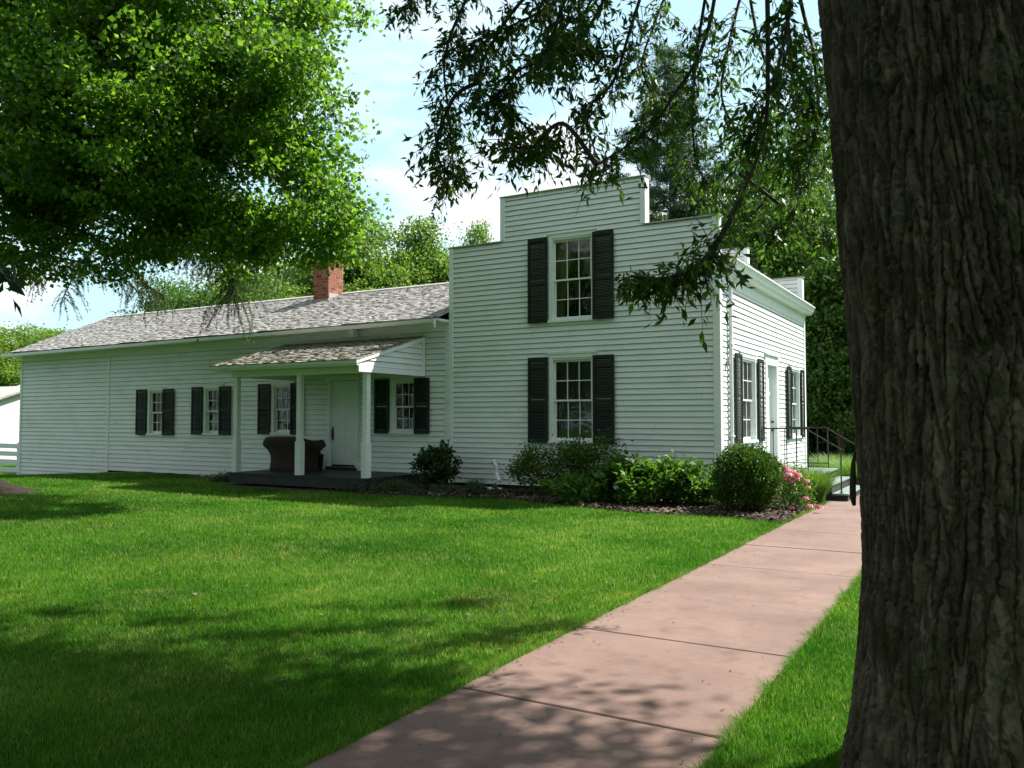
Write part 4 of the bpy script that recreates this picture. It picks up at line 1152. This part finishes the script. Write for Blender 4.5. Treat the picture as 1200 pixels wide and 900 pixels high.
# --- larch with weeping twigs, behind the shade tree
LA = Vector((-25.8, 11.9, 0)); la = thing('larch_tree', 'weeping larch with bare-looking drooping twigs hanging over the wing roof', 'tree', LA)
mb = MB(); mb.tube([(0, 0, -.2), (.05, 0, 3), (0, .1, 7), (0, 0, 12)], [.32, .26, .18, .05], 12)
PN = []; DN = []
def lbranch(P, r0=.05, dens=4, hang=(.3, 1.0), start=.15):
    q = smoothpath([Vector(p) for p in P], 10); nq = len(q); mb.tube([p - LA for p in q], [r0 * (1 - .85 * i / nq) + .003 for i in range(nq)], 6, cap=False)
    for i in range(nq):
        if i / nq < start: continue
        for _ in range(dens):
            d = Vector((rng.normal() * .6, rng.normal() * .6, -.2)); p = q[i].copy(); L_ = rng.uniform(*hang); pts_ = [p]
            for k in range(6):
                d += Vector((0, 0, -.30)) + Vector(rng.normal(size=3)) * .10; d.normalize(); pts_.append(pts_[-1] + d * L_ / 6)
            mb.tube([a - LA for a in pts_], [.005, .0045, .004, .0035, .003, .0025, .002], 3, cap=False)
            for k in range(int(22 * L_ / .5)):
                t = rng.uniform(.1, 5.999); a = pts_[int(t)].lerp(pts_[int(t) + 1], t - int(t)); 
                for _2 in range(3): PN.append(tuple(a)); DN.append(tuple(Vector(rng.normal(size=3)).normalized()))
lb = [[(-25.8, 11.9, 6.4), at(40, 262, 20), at(110, 275, 19), at(190, 292, 18.4), at(240, 300, 18)],
      [(-25.8, 11.9, 5.8), at(10, 295, 20), at(60, 300, 19.5), at(130, 318, 19), at(170, 352, 18.6)],
      [(-25.8, 11.9, 7.2), at(60, 235, 20), at(140, 262, 19), at(215, 290, 18.4), at(262, 300, 18), at(335, 303, 17.6)],
      [(-25.8, 11.9, 6.2), at(0, 285, 20), at(20, 305, 19.5), at(45, 325, 19)],
      [at(110, 288, 19), at(90, 310, 18.9), at(70, 350, 18.8)],
      [at(140, 300, 19), at(165, 330, 18.9), at(190, 345, 18.7)],
      [(-25.8, 11.9, 8.0), at(80, 200, 20), at(200, 230, 19), at(300, 262, 18), at(380, 275, 17.2)],
      [at(215, 290, 18.4), at(262, 308, 17.6), at(272, 330, 17.2), at(270, 345, 17.0)],
      [(-25.8, 11.9, 9.5), at(150, 60, 20), at(300, 100, 18.5), at(395, 118, 17.6)],
      [at(240, 300, 18), at(265, 315, 17.8), at(300, 312, 17.6)]]
for i, P in enumerate(lb): lbranch(P, .05 if i < 4 else .03, dens=3 if i != 7 else 2, hang=(.2, .8) if i != 7 else (.6, 1.3), start=.18)
PN = np.array(PN); DN = np.array(DN); m_ = len(PN); q = rng.uniform(.03, .055, m_)
V, F = leaf_arrays(PN - np.array(LA), DN, q, q * .28)
mb.build('trunk', M['twig'], la, smooth=True); link('needles', npmesh('needles', V, F, rng.random(m_)), M['larch'], la)

# --- near small tree, left edge
NTp = Vector((-6.9, 2.2, 0)); n_t = thing('young_tree', 'young tree whose dark drooping leaves reach in at the far left edge, nearest the camera', 'tree', NTp)
trunk = [tuple(NTp + Vector(p)) for p in ((0, 0, -.1), (0, 0, .7), (.02, 0, 1.4), (.05, 0, 2.1), (.08, .03, 2.8), (.1, .05, 3.6))]
deciduous('crown', [(-6.4, 2.5, 3.5, 1.0, .8, .95), (-5.55, 2.95, 2.75, .42, .30, .50)], trunk, 150, 20, .12, .055, M['leaf_near'], M['twig'], n_t, spread=.10, freq=1.2, thr=-.1, seed=8, loc=NTp, down=.9, term=.003, shell=.5)

# --- trees behind
def bgproto(kind, seed):
    h = {'round': 13., 'tall': 13., 'dark': 12.}[kind]; tr = [(0, 0, -.3), (0, 0, 1.5), (.1, 0, 3), (.15, .1, 4.6), (.1, .2, 6.4), (0, .1, 8.2), (0, 0, 10.2)]
    t = thing('broadleaf_tree', 'x', 'tree')
    if kind == 'round': el = [(0, 0, 8.2, 3.6, 3.6, 4.0), (-1.8, .8, 6.8, 2.6, 2.6, 2.6), (1.8, -.8, 7.2, 2.6, 2.6, 2.8), (.6, .4, 10.6, 1.9, 1.9, 1.9)]
    elif kind == 'tall': el = [(0, 0, 6.8, 2.7, 2.7, 3.8), (-1.5, .4, 8.6, 1.6, 1.6, 2.2), (1.4, 0, 9.6, 1.5, 1.5, 2.3), (.1, .5, 11.2, 1.1, 1.1, 1.7), (.6, -.5, 4.6, 2.9, 2.9, 2.4)]
    else: el = [(0, 0, 7.0, 3.8, 3.8, 5.0), (-1.6, .8, 4.4, 3.0, 3.0, 3.2), (1.8, -.8, 5.0, 3.0, 3.0, 3.4)]
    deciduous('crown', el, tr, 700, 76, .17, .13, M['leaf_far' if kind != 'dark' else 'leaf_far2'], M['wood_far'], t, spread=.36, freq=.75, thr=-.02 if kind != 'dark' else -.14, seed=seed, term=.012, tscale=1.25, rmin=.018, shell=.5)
    return t
protos = {'round': bgproto('round', 21), 'tall': bgproto('tall', 33), 'dark': bgproto('dark', 45)}
used = set()
def plant(kind, px, t, top, label, group, sx=1.0, rz=None):
    src = protos[kind]
    if kind in used:
        o = src.copy(); S.collection.objects.link(o)
        for c in src.children:
            d = c.copy(); S.collection.objects.link(d); d.parent = o
    else:
        o = src; used.add(kind)
    p = at(px, 491, t); hh = (H + (491 - top) / 970 * t) / {'round': 12.4, 'tall': 12.9, 'dark': 12.0}[kind]
    o.location = (p.x, p.y, -.1); o.rotation_euler = (0, 0, rng.uniform(0, 6.28) if rz is None else rz); o.scale = (hh * sx, hh * sx, hh)
    tag(o, label, 'tree', group); return o
gB = 'green trees rising behind the wing roof'
plant('round', 418, 44, 247, 'rounded leafy tree just right of the brick chimney, behind the roof', gB)
plant('tall', 495, 45, 244, 'tall leafy tree between the chimney tree and the stepped front wall, behind the roof', gB, .95)
plant('tall', 562, 47, 250, 'leafy tree immediately left of the stepped front wall, behind the roof', gB, .6)
plant('round', 350, 46, 300, 'low rounded tree just left of the brick chimney, behind the roof', gB, 1.1)
plant('tall', 390, 52, 292, 'paler tree whose top shows directly above the brick chimney', gB, 1.2)
plant('round', 530, 54, 288, 'farther tree in the gap behind the two tall trees right of the chimney', gB, 1.3)
plant('dark', 270, 34, 312, 'bushy dark tree behind the ridge, below the hanging larch twigs', gB, 1.25)
plant('dark', 205, 36, 316, 'bushy dark tree at the left end of the ridge', gB, 1.0)
plant('round', 300, 40, 318, 'light green tree between the bushy dark tree and the chimney', gB, 1.2)
gF = 'distant pale trees beyond the left end of the wing'
for i, (px, t, top, lab) in enumerate([(-20, 62, 372, 'distant tree at the very left edge above the outbuilding roof'), (28, 66, 378, 'distant tree just above the outbuilding flue'), (62, 70, 382, 'distant tree over the lower corner of the wing roof'), (98, 74, 386, 'small distant tree halfway up the sloping roof end'), (130, 76, 388, 'farthest small tree by the top of the sloping roof end'), (-70, 60, 365, 'distant tree beyond the left picture edge')]):
    plant('round' if i % 2 else 'tall', px, t, top, lab, gF, 1.7)
gR = 'deep green trees behind the right side of the house'
for (px, t, top, lab, sx) in [(915, 34, 120, 'tallest deep green tree beside the pine, behind the stepped parapet', .75), (930, 31, 215, 'deep green tree rising directly above the far parapet', 1.0), (985, 30, 290, 'deep green tree between the side wall and the big trunk', 1.1), (1045, 29, 200, 'deep green tree partly hidden behind the big trunk', 1.0), (965, 38, 380, 'low dark tree in the shade beyond the side wall corner', 2.6), (830, 40, 215, 'deep green tree top just right of the pine', .9), (1110, 33, 220, 'deep green tree wholly behind the big trunk', 1.2)]:
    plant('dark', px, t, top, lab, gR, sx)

for i, (x_, y_, h_, lab) in enumerate([(-3, -9, 11, 'unseen tree added behind the viewpoint to block sky light'), (-11, -9, 11, 'unseen tree added behind the viewpoint, to the left, blocking sky light'), (-20, -7, 11, 'unseen tree added far left, across the lawn, blocking sky light'), (-30, -3, 11, 'unseen tree added at the left end of the lawn, blocking sky light'), (5, -6, 13, 'unseen tree added behind the big trunk, blocking sky light'), (9, 3, 12, 'unseen tree added to the right of the big trunk, blocking sky light'), (-34, 6, 12, 'unseen tree added beyond the left end of the wing, blocking sky light')]):
    src = protos['dark']; o = src.copy(); S.collection.objects.link(o)  # added out of view to cut the sky light on the front walls
    for c in src.children:
        d = c.copy(); S.collection.objects.link(d); d.parent = o
    o.location = (x_, y_, -.1); o.rotation_euler = (0, 0, i * 1.3); o.scale = (h_ / 11, h_ / 11, h_ / 12); tag(o, lab, 'tree', 'unseen trees added around the lawn to block sky light')

# understorey hedge closing the view under the right-hand trees
def bush(name, label, cat, loc, ells, n, per, L, W, mat, spread=.05, group=None, freq=3, thr=-.3, down=.1, flat=.2, seed=1, shell=.35, bark='twig', term=.003):
    loc = Vector(loc); t = thing(name, label, cat, loc, 0, group)
    pts = crown_points(n, [tuple(Vector(e[:3]) + loc) + tuple(e[3:]) for e in ells], freq, thr, shell, seed); pts[:, 2] = np.maximum(pts[:, 2], loc.z + .03)
    k = 6; trunk = [tuple(loc + Vector((rng.normal() * .02, rng.normal() * .02, z_))) for z_ in (-.03, .03, .08, .14)]
    arr, par, rad, ends = grow(pts, trunk, .05, term); mb = MB(); skel_mesh(mb, arr - np.array(loc), par, rad, sides=4); mb.build('stem', M[bark], t, smooth=True)
    e = arr[ends]; idx = np.repeat(np.arange(len(e)), per); m_ = len(idx)
    P = e[idx] + rng.normal(size=(m_, 3)) * spread; c0 = np.array(loc) + np.array([0, 0, .1])
    D = unit(unit(P - c0) * .8 + rng.normal(size=(m_, 3)) * .6 + np.array([0, 0, -down])); q = rng.uniform(.6, 1.25, m_)
    V, F = leaf_arrays(P - np.array(loc), D, L * q, W * q, flat=flat)
    link('foliage', npmesh('foliage', V, F, np.clip(rng.normal(.5, .26, m_), 0, 1)), mat, t); return t
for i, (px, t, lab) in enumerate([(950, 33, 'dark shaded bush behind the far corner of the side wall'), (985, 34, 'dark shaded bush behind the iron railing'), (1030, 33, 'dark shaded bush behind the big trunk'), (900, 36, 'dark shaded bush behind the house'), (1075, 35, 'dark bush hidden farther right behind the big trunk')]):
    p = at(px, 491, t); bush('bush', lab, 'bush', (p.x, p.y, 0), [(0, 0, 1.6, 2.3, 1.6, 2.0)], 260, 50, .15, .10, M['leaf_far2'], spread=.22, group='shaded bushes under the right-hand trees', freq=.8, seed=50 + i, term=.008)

# --- white pine above the parapet
pp = at(788, 491, 36); pine = thing('pine_tree', 'tall open white pine standing behind the stepped parapet', 'tree', (pp.x, pp.y, 0))
mb = MB(); hp = 18.0; mb.tube([(0, 0, -.2), (0, .05, 6), (.1, 0, 12), (0, 0, hp)], [.30, .26, .17, .03], 10); PN = []; DN = []
z_ = 8.0
while z_ < hp - .3:
    nbr = rng.integers(4, 6); a0 = rng.uniform(0, 6.28); Lb = (2.7 * (1 - ((z_ - 8) / (hp - 8)) ** 1.6) + .5) * rng.uniform(.75, 1.1)
    for k in range(nbr):
        a = a0 + k * 6.283 / nbr + rng.normal() * .2; d = Vector((math.cos(a), math.sin(a), .12)); Lk = Lb * rng.uniform(.6, 1.1); P_ = [Vector((0, 0, z_))]
        for s_ in range(6): d.z += .07; P_.append(P_[-1] + d.normalized() * Lk / 6)
        mb.tube(P_, [.05, .042, .034, .026, .018, .012, .006], 5, cap=False)
        for s_ in range(int(24 * Lk)):
            t = rng.uniform(1.6, 5.999); a_ = P_[int(t)].lerp(P_[int(t) + 1], t - int(t)); side = Vector(rng.normal(size=3)); side.z *= .2; side *= .26
            c = a_ + side + Vector((0, 0, .05))
            for _ in range(30): PN.append(tuple(c + Vector(rng.normal(size=3)) * .09)); dd = Vector(rng.normal(size=3)) + Vector((0, 0, .5)); DN.append(tuple(dd.normalized()))
    z_ += rng.uniform(.55, .95)
PN = np.array(PN); DN = np.array(DN); m_ = len(PN); q = rng.uniform(.13, .22, m_); V, F = leaf_arrays(PN, DN, q, q * .18)
mb.build('trunk', M['wood_far'], pine, smooth=True); link('needles', npmesh('needles', V, F, rng.random(m_)), M['needle'], pine)

# --- shrubs of the planting bed
bush('shrub', 'dark upright shrub where the wing meets the tall front wall', 'shrub', (-10.42, 14.75, 0), [(0, 0, .46, .50, .42, .46), (.1, 0, .74, .32, .3, .26), (-.25, 0, .62, .25, .2, .25)], 170, 17, .085, .052, M['shrub_dark'], spread=.05, seed=61)
bush('shrub', 'wide loose shrub with thin shoots under the lower front window', 'shrub', (-7.35, 14.75, 0), [(0, 0, .50, 1.25, .45, .50), (.35, 0, .85, .75, .35, .35), (-.7, 0, .6, .5, .35, .38), (.85, .1, .8, .35, .3, .42)], 400, 21, .062, .036, M['shrub_loose'], spread=.075, seed=62, thr=-.2, down=.3)
bush('shrub', 'broad-leaved bright green shrub between the loose shrub and the round boxwood', 'shrub', (-5.35, 14.15, 0), [(0, 0, .36, 1.05, .62, .40), (.4, .1, .55, .5, .4, .28), (-.5, 0, .54, .5, .4, .28)], 270, 13, .12, .088, M['shrub_broad'], spread=.06, seed=63, flat=.55)
bush('shrub', 'low broad-leaved plant at the front edge of the bed under the window', 'shrub', (-6.65, 13.75, 0), [(0, 0, .22, .55, .35, .24)], 70, 10, .12, .09, M['shrub_broad'], spread=.05, seed=64, flat=.6)
bush('shrub', 'low bright green plant tucked left of the round boxwood', 'shrub', (-4.45, 14.6, 0), [(0, 0, .30, .6, .45, .34)], 120, 11, .09, .06, M['shrub_broad'], spread=.06, seed=65)
bush('boxwood', 'round clipped boxwood at the house corner beside the roses', 'shrub', (-3.58, 13.95, 0), [(0, 0, .54, .53, .53, .56), (.12, -.1, .62, .46, .46, .44)], 1000, 22, .042, .026, M['box'], spread=.038, seed=66, thr=-.6, shell=.16, down=-.1)
gc = 'low grey-green ground cover plants by the porch and wall'
bush('ground_cover_plant', 'wide mat of grey-green ground cover right of the porch corner', 'plant', (-11.0, 13.85, 0), [(0, 0, .10, .95, .42, .16), (-.7, -.1, .08, .5, .35, .13)], 340, 16, .045, .022, M['cover'], spread=.04, group=gc, seed=67, down=-.2)
bush('ground_cover_plant', 'small tuft of ground cover between the dark shrub and the drain hose', 'plant', (-9.75, 14.05, 0), [(0, 0, .09, .30, .22, .13)], 90, 14, .045, .024, M['cover'], spread=.03, group=gc, seed=68, down=-.2)
bush('ground_cover_plant', 'low plant in front of the white splash block', 'plant', (-9.0, 14.2, 0), [(0, 0, .12, .42, .28, .16)], 140, 14, .05, .026, M['cover'], spread=.035, group=gc, seed=69, down=-.2)
bush('ground_cover_plant', 'flat dark plant at the left corner of the porch', 'plant', (-16.3, 14.2, 0), [(0, 0, .07, .65, .32, .11)], 150, 14, .05, .026, M['cover'], spread=.04, group=gc, seed=70, down=-.2)
# climbing shoot on the wall
# roses
rs_ = bush('rose_bush', 'pink rose bush between the round boxwood and the tall grass clump', 'rose bush', (-3.02, 14.75, 0), [(0, 0, .38, .40, .34, .38), (.2, -.3, .2, .3, .25, .2), (-.25, .3, .6, .25, .2, .2)], 170, 11, .05, .032, M['shrub_broad'], spread=.05, seed=71)
loc = Vector(rs_.location); 
flw = [(-.30, -.05, .82), (-.22, .0, .86), (-.1, -.2, .62), (0, -.22, .66), (.05, -.25, .58), (.12, -.2, .52), (-.03, -.28, .53), (.08, -.3, .48), (.3, -.25, .50), (.33, -.25, .40), (-.15, -.35, .42), (-.2, -.38, .25), (-.12, -.4, .22), (.3, -.35, .22), (.38, -.45, .10), (.55, -.5, .10), (-.35, -.3, .28), (-.05, -.15, .70), (.06, -.16, .64), (.02, -.3, .60), (.16, -.24, .60), (-.26, -.12, .74), (.1, -.5, .06), (-.32, -.1, .35), (.2, -.3, .58)]
for (x_, y_, z_) in flw:
    mb = MB(); rr = random.Random(int((x_ + 2) * 1000)); tone = rr.choice([.2, .4, .5, .6, .75, .95]); s0 = rr.uniform(.045, .068)
    for k in range(16):
        a = k * 2.4; t = k / 15; el = .15 + 1.2 * (1 - t); r1 = s0 * (.35 + .75 * t)
        d = Vector((math.cos(a) * math.cos(el), math.sin(a) * math.cos(el), math.sin(el))); c = d * r1; u_ = Vector((-math.sin(a), math.cos(a), 0)) * s0 * .5; vv_ = d.cross(u_).normalized() * s0 * .42
        mb.face([c - u_ * .6 - vv_, c + u_ * .6 - vv_, c + u_ + vv_, c - u_ + vv_], min(1, max(0, tone + rr.uniform(-.15, .15))))
    mb.v = [(a + x_, b + y_, c + z_) for a, b, c in mb.v]
    mb.build('rose', M['rose'], rs_, rnd=True, smooth=False)

def tallgrass(label, loc, rad, n, hgt, seed):
    rs = np.random.default_rng(seed); t = thing('grass_clump', label, 'grass clump', loc, 0, 'tall grass clumps by the stoop'); a = rs.uniform(0, 6.28, n); r = rad * .45 * np.sqrt(rs.random(n)); base_ = np.stack([r * np.cos(a), r * np.sin(a), np.zeros(n)], 1)
    out_ = np.stack([np.cos(a), np.sin(a), np.zeros(n)], 1) * (r / rad * 1.1 + rs.normal(0, .16, n))[:, None]; h = hgt * rs.uniform(.6, 1.1, n); side = np.stack([-np.sin(a + rs.normal(0, .8, n)), np.cos(a), np.zeros(n)], 1) * .005
    Vs = []
    for k, f in enumerate((0, .35, .7, 1.0)):
        p = base_ + out_ * (f ** 1.7 * rad)[..., None] if False else base_ + out_ * rad * f ** 1.8 + np.stack([np.zeros(n), np.zeros(n), h * (f - .22 * f ** 3)], 1); wdt = (1, .9, .6, .05)[k]
        Vs += [p - side * wdt, p + side * wdt]
    V = np.stack(Vs, 1).reshape(-1, 3); b_ = np.arange(n)[:, None] * 8; F = np.concatenate([b_ + np.array([0, 1, 3, 2]), b_ + np.array([2, 3, 5, 4]), b_ + np.array([4, 5, 7, 6])]); rn = np.tile(rs.random(n), 3)
    link('foliage', npmesh('foliage', V, F, rn), M['tallgrass'], t)
tallgrass('tall bright grass clump in front of the sage green landing', (-2.98, 15.85, 0), .68, 2600, .82, 1)
tallgrass('tall grass clump behind the stoop steps', (-2.5, 20.0, 0), 1.0, 2600, .85, 2)
tallgrass('tall grass clump behind the stoop close to the far corner', (-3.3, 21.8, 0), 1.0, 2200, .85, 3)

# stones along the wing
rr = random.Random(2)
for i, (x_, y_, s_) in enumerate([(-18.05, 15.2, .09), (-18.2, 15.0, .07)]):
    mb = MB(); n1, n2 = 6, 9
    for a in range(n1 + 1):
        for b_ in range(n2):
            p, q = math.pi * a / n1, 2 * math.pi * b_ / n2; r_ = s_ * (1 + .25 * noise.noise(Vector((a * .7, math.cos(q), math.sin(q) + i * 5)))); mb.v.append((x_ + 1.4 * r_ * math.sin(p) * math.cos(q), y_ + r_ * math.sin(p) * math.sin(q), .03 + .65 * r_ * math.cos(p)))
    for a in range(n1):
        for b_ in range(n2): b2 = (b_ + 1) % n2; mb.f.append((a * n2 + b_, a * n2 + b2, (a + 1) * n2 + b2, (a + 1) * n2 + b_)); mb.r.append(.5)
    o = mb.build('stone', M['stone'], smooth=True); tag(o, ['larger pale stone on the soil by the wing wall, left of the porch', 'smaller pale stone on the lawn edge beside the larger stone'][i], 'stone', 'pale stones by the wing wall')

# ---------------------------------------------------------------- grass blades (stuff nobody could count)
Vt = []; Ft = []; Rt = []; base = 0
def blades(n, tmin, tmax, wbase, hbase, bent):
    global base
    u = rng.uniform(-.80, .78, n)
    if tmax < 9: t = rng.uniform(tmin ** .5, tmax ** .5, n) ** 2
    else: t = np.exp(rng.uniform(math.log(tmin), math.log(tmax), n))
    x = (-sY + u * cY) * t; y = (cY + u * sY) * t
    k = ~((x > PX0 - .004) & (x < PX1 + .004)) & ~inpoly(BED, x, y) & ~inpoly(BED2, x, y) & (y < 26)
    k &= ~((x > -28.0) & (x < FX1 + .05) & (y > 15.5) & (y < 24.1)) & (np.hypot(x - RT.x, y - RT.y) > .56) & ~((x > -4.5) & (x < -2.3) & (y > 16.4) & (y < 18.9))
    x, y, t = x[k], y[k], t[k]; n = len(x); sc = np.maximum(1, t / 5.0)
    edge = np.exp(-np.minimum(np.abs(x - PX0), np.abs(x - PX1)) / .06)
    h = hbase * rng.uniform(.55, 1.25, n) * (1 + .55 * edge) * np.minimum(sc, 1.5) ** .3; wd = wbase * sc * rng.uniform(.7, 1.3, n)
    a = rng.uniform(0, 6.28, n); lean = rng.uniform(.1, .75, n) * h; z0 = ground_z(x, y)
    p = np.stack([x, y, z0 - .004], 1); la_ = rng.uniform(0, 6.28, n); ld = np.stack([np.cos(la_), np.sin(la_), np.zeros(n)], 1) * lean[:, None]; s = np.stack([np.cos(a), np.sin(a), np.zeros(n)], 1) * wd[:, None] * .5
    up = np.zeros((n, 3)); up[:, 2] = h; rn = np.clip(rng.normal(.48, .22, n), 0, .95); pn = vnoise(x * 1.1 + 80, y * 1.1 + 20, 400, 31) * .6 + vnoise(x * 3.7 + 300, y * 3.7 + 70, 900, 32) * .4; dry = rng.random(n) < .03 + .42 * np.clip((pn - .56) * 3, 0, 1) * .6; lush = vnoise(x * .8 + 90, y * .8 + 30, 400, 33); rn = np.clip(rn + (lush - .5) * .6, 0, .95); rn[dry] = rng.uniform(.93, 1, dry.sum())
    if bent:
        V = np.stack([p - s, p + s, p + up * .55 + ld * .3 + s * .8, p + up * .55 + ld * .3 - s * .8, p + up + ld], 1).reshape(-1, 3); b_ = base + np.arange(n)[:, None] * 5
        Ft.append(np.concatenate([b_ + np.array([0, 1, 2]), b_ + np.array([0, 2, 3]), b_ + np.array([3, 2, 4])])); Rt.append(np.tile(rn, 3)); base += 5 * n
    else:
        V = np.stack([p - s, p + s, p + up + ld], 1).reshape(-1, 3); Ft.append(base + np.arange(3 * n).reshape(-1, 3)); Rt.append(rn); base += 3 * n
    Vt.append(V)
def fringe(n):
    global base
    side_ = rng.integers(0, 2, n); y = rng.uniform(.5, 16.2, n); nrm_ = np.where(side_ == 0, 1., -1.); clump = np.clip(np.sin(y * 9 + side_ * 2) + np.sin(y * 23.7) * .7, -.4, 1.5)
    x = np.where(side_ == 0, PX0, PX1) - nrm_ * rng.uniform(0, .03, n); h = rng.uniform(.03, .075, n) * (1 + .35 * clump); a = rng.uniform(0, 6.28, n); wd = .0022 * np.maximum(1, np.hypot(x, y) / 6)
    p = np.stack([x, y, np.full(n, .0)], 1); s = np.stack([np.cos(a), np.sin(a), np.zeros(n)], 1) * wd[:, None]
    ld = np.stack([nrm_ * rng.uniform(-.2, 1.1, n) * h, rng.normal(0, .4, n) * h, h * rng.uniform(.5, 1, n)], 1)
    V = np.stack([p - s, p + s, p + ld], 1).reshape(-1, 3); Vt.append(V); Ft.append(base + np.arange(3 * n).reshape(-1, 3)); base += 3 * n
    rn = np.clip(rng.normal(.5, .25, n), 0, .95); d = rng.random(n) < .14; rn[d] = rng.uniform(.95, 1, d.sum()); Rt.append(rn)
fringe(26000)
blades(400000, 2.8, 7.5, .0038, .040, True)
blades(620000, 7.0, 32, .0046, .042, False)
o = link('lawn_grass', npmesh('lawn_grass', np.concatenate(Vt), np.concatenate(Ft), np.concatenate(Rt)), M['blade']); tag(o, 'short green lawn grass with drier yellowish patches on both sides of the walkway', 'grass', kind='stuff')

# bits of leaf and grass litter on the walkway
n = 420; x = rng.uniform(PX0 + .02, PX1 - .02, n); y = rng.uniform(2.5, 15, n); e_ = rng.random(n) < .6; x[e_] = np.where(rng.random(e_.sum()) < .5, PX0 + rng.exponential(.07, e_.sum()), PX1 - rng.exponential(.07, e_.sum())); x = np.clip(x, PX0 + .01, PX1 - .01)
P = np.stack([x, y, np.full(n, .0275)], 1); a = rng.uniform(0, 6.28, n); D = np.stack([np.cos(a), np.sin(a), rng.uniform(0, .12, n)], 1); L = rng.uniform(.008, .035, n)
V, F = leaf_arrays(P, unit(D), L, L * rng.uniform(.15, .5, n), flat=.8); V[:, 2] = np.maximum(V[:, 2], .0262)
o = link('leaf_litter', npmesh('leaf_litter', V, F, rng.random(n)), M['chip']); tag(o, 'scattered bits of dry leaf and clippings on the pink walkway', 'litter', kind='stuff')

n = 170; t_ = rng.uniform(4.5, 13, n); u_ = rng.uniform(-.6, .2, n); x = (-sY + u_ * cY) * t_; y = (cY + u_ * sY) * t_; k = (x < PX0 - .1) & (y < 12.5); x, y = x[k], y[k]; n = len(x)
P = np.stack([x, y, ground_z(x, y) + .036], 1); a = rng.uniform(0, 6.28, n); D = unit(np.stack([np.cos(a), np.sin(a), rng.uniform(-.1, .4, n)], 1)); L = rng.uniform(.025, .06, n)
V, F = leaf_arrays(P, D, L, L * rng.uniform(.4, .7, n), flat=.8)
o = link('fallen_leaves', npmesh('fallen_leaves', V, F, rng.random(n)), M['chip']); tag(o, 'few dry fallen leaves lying on the lawn', 'leaves', kind='stuff')
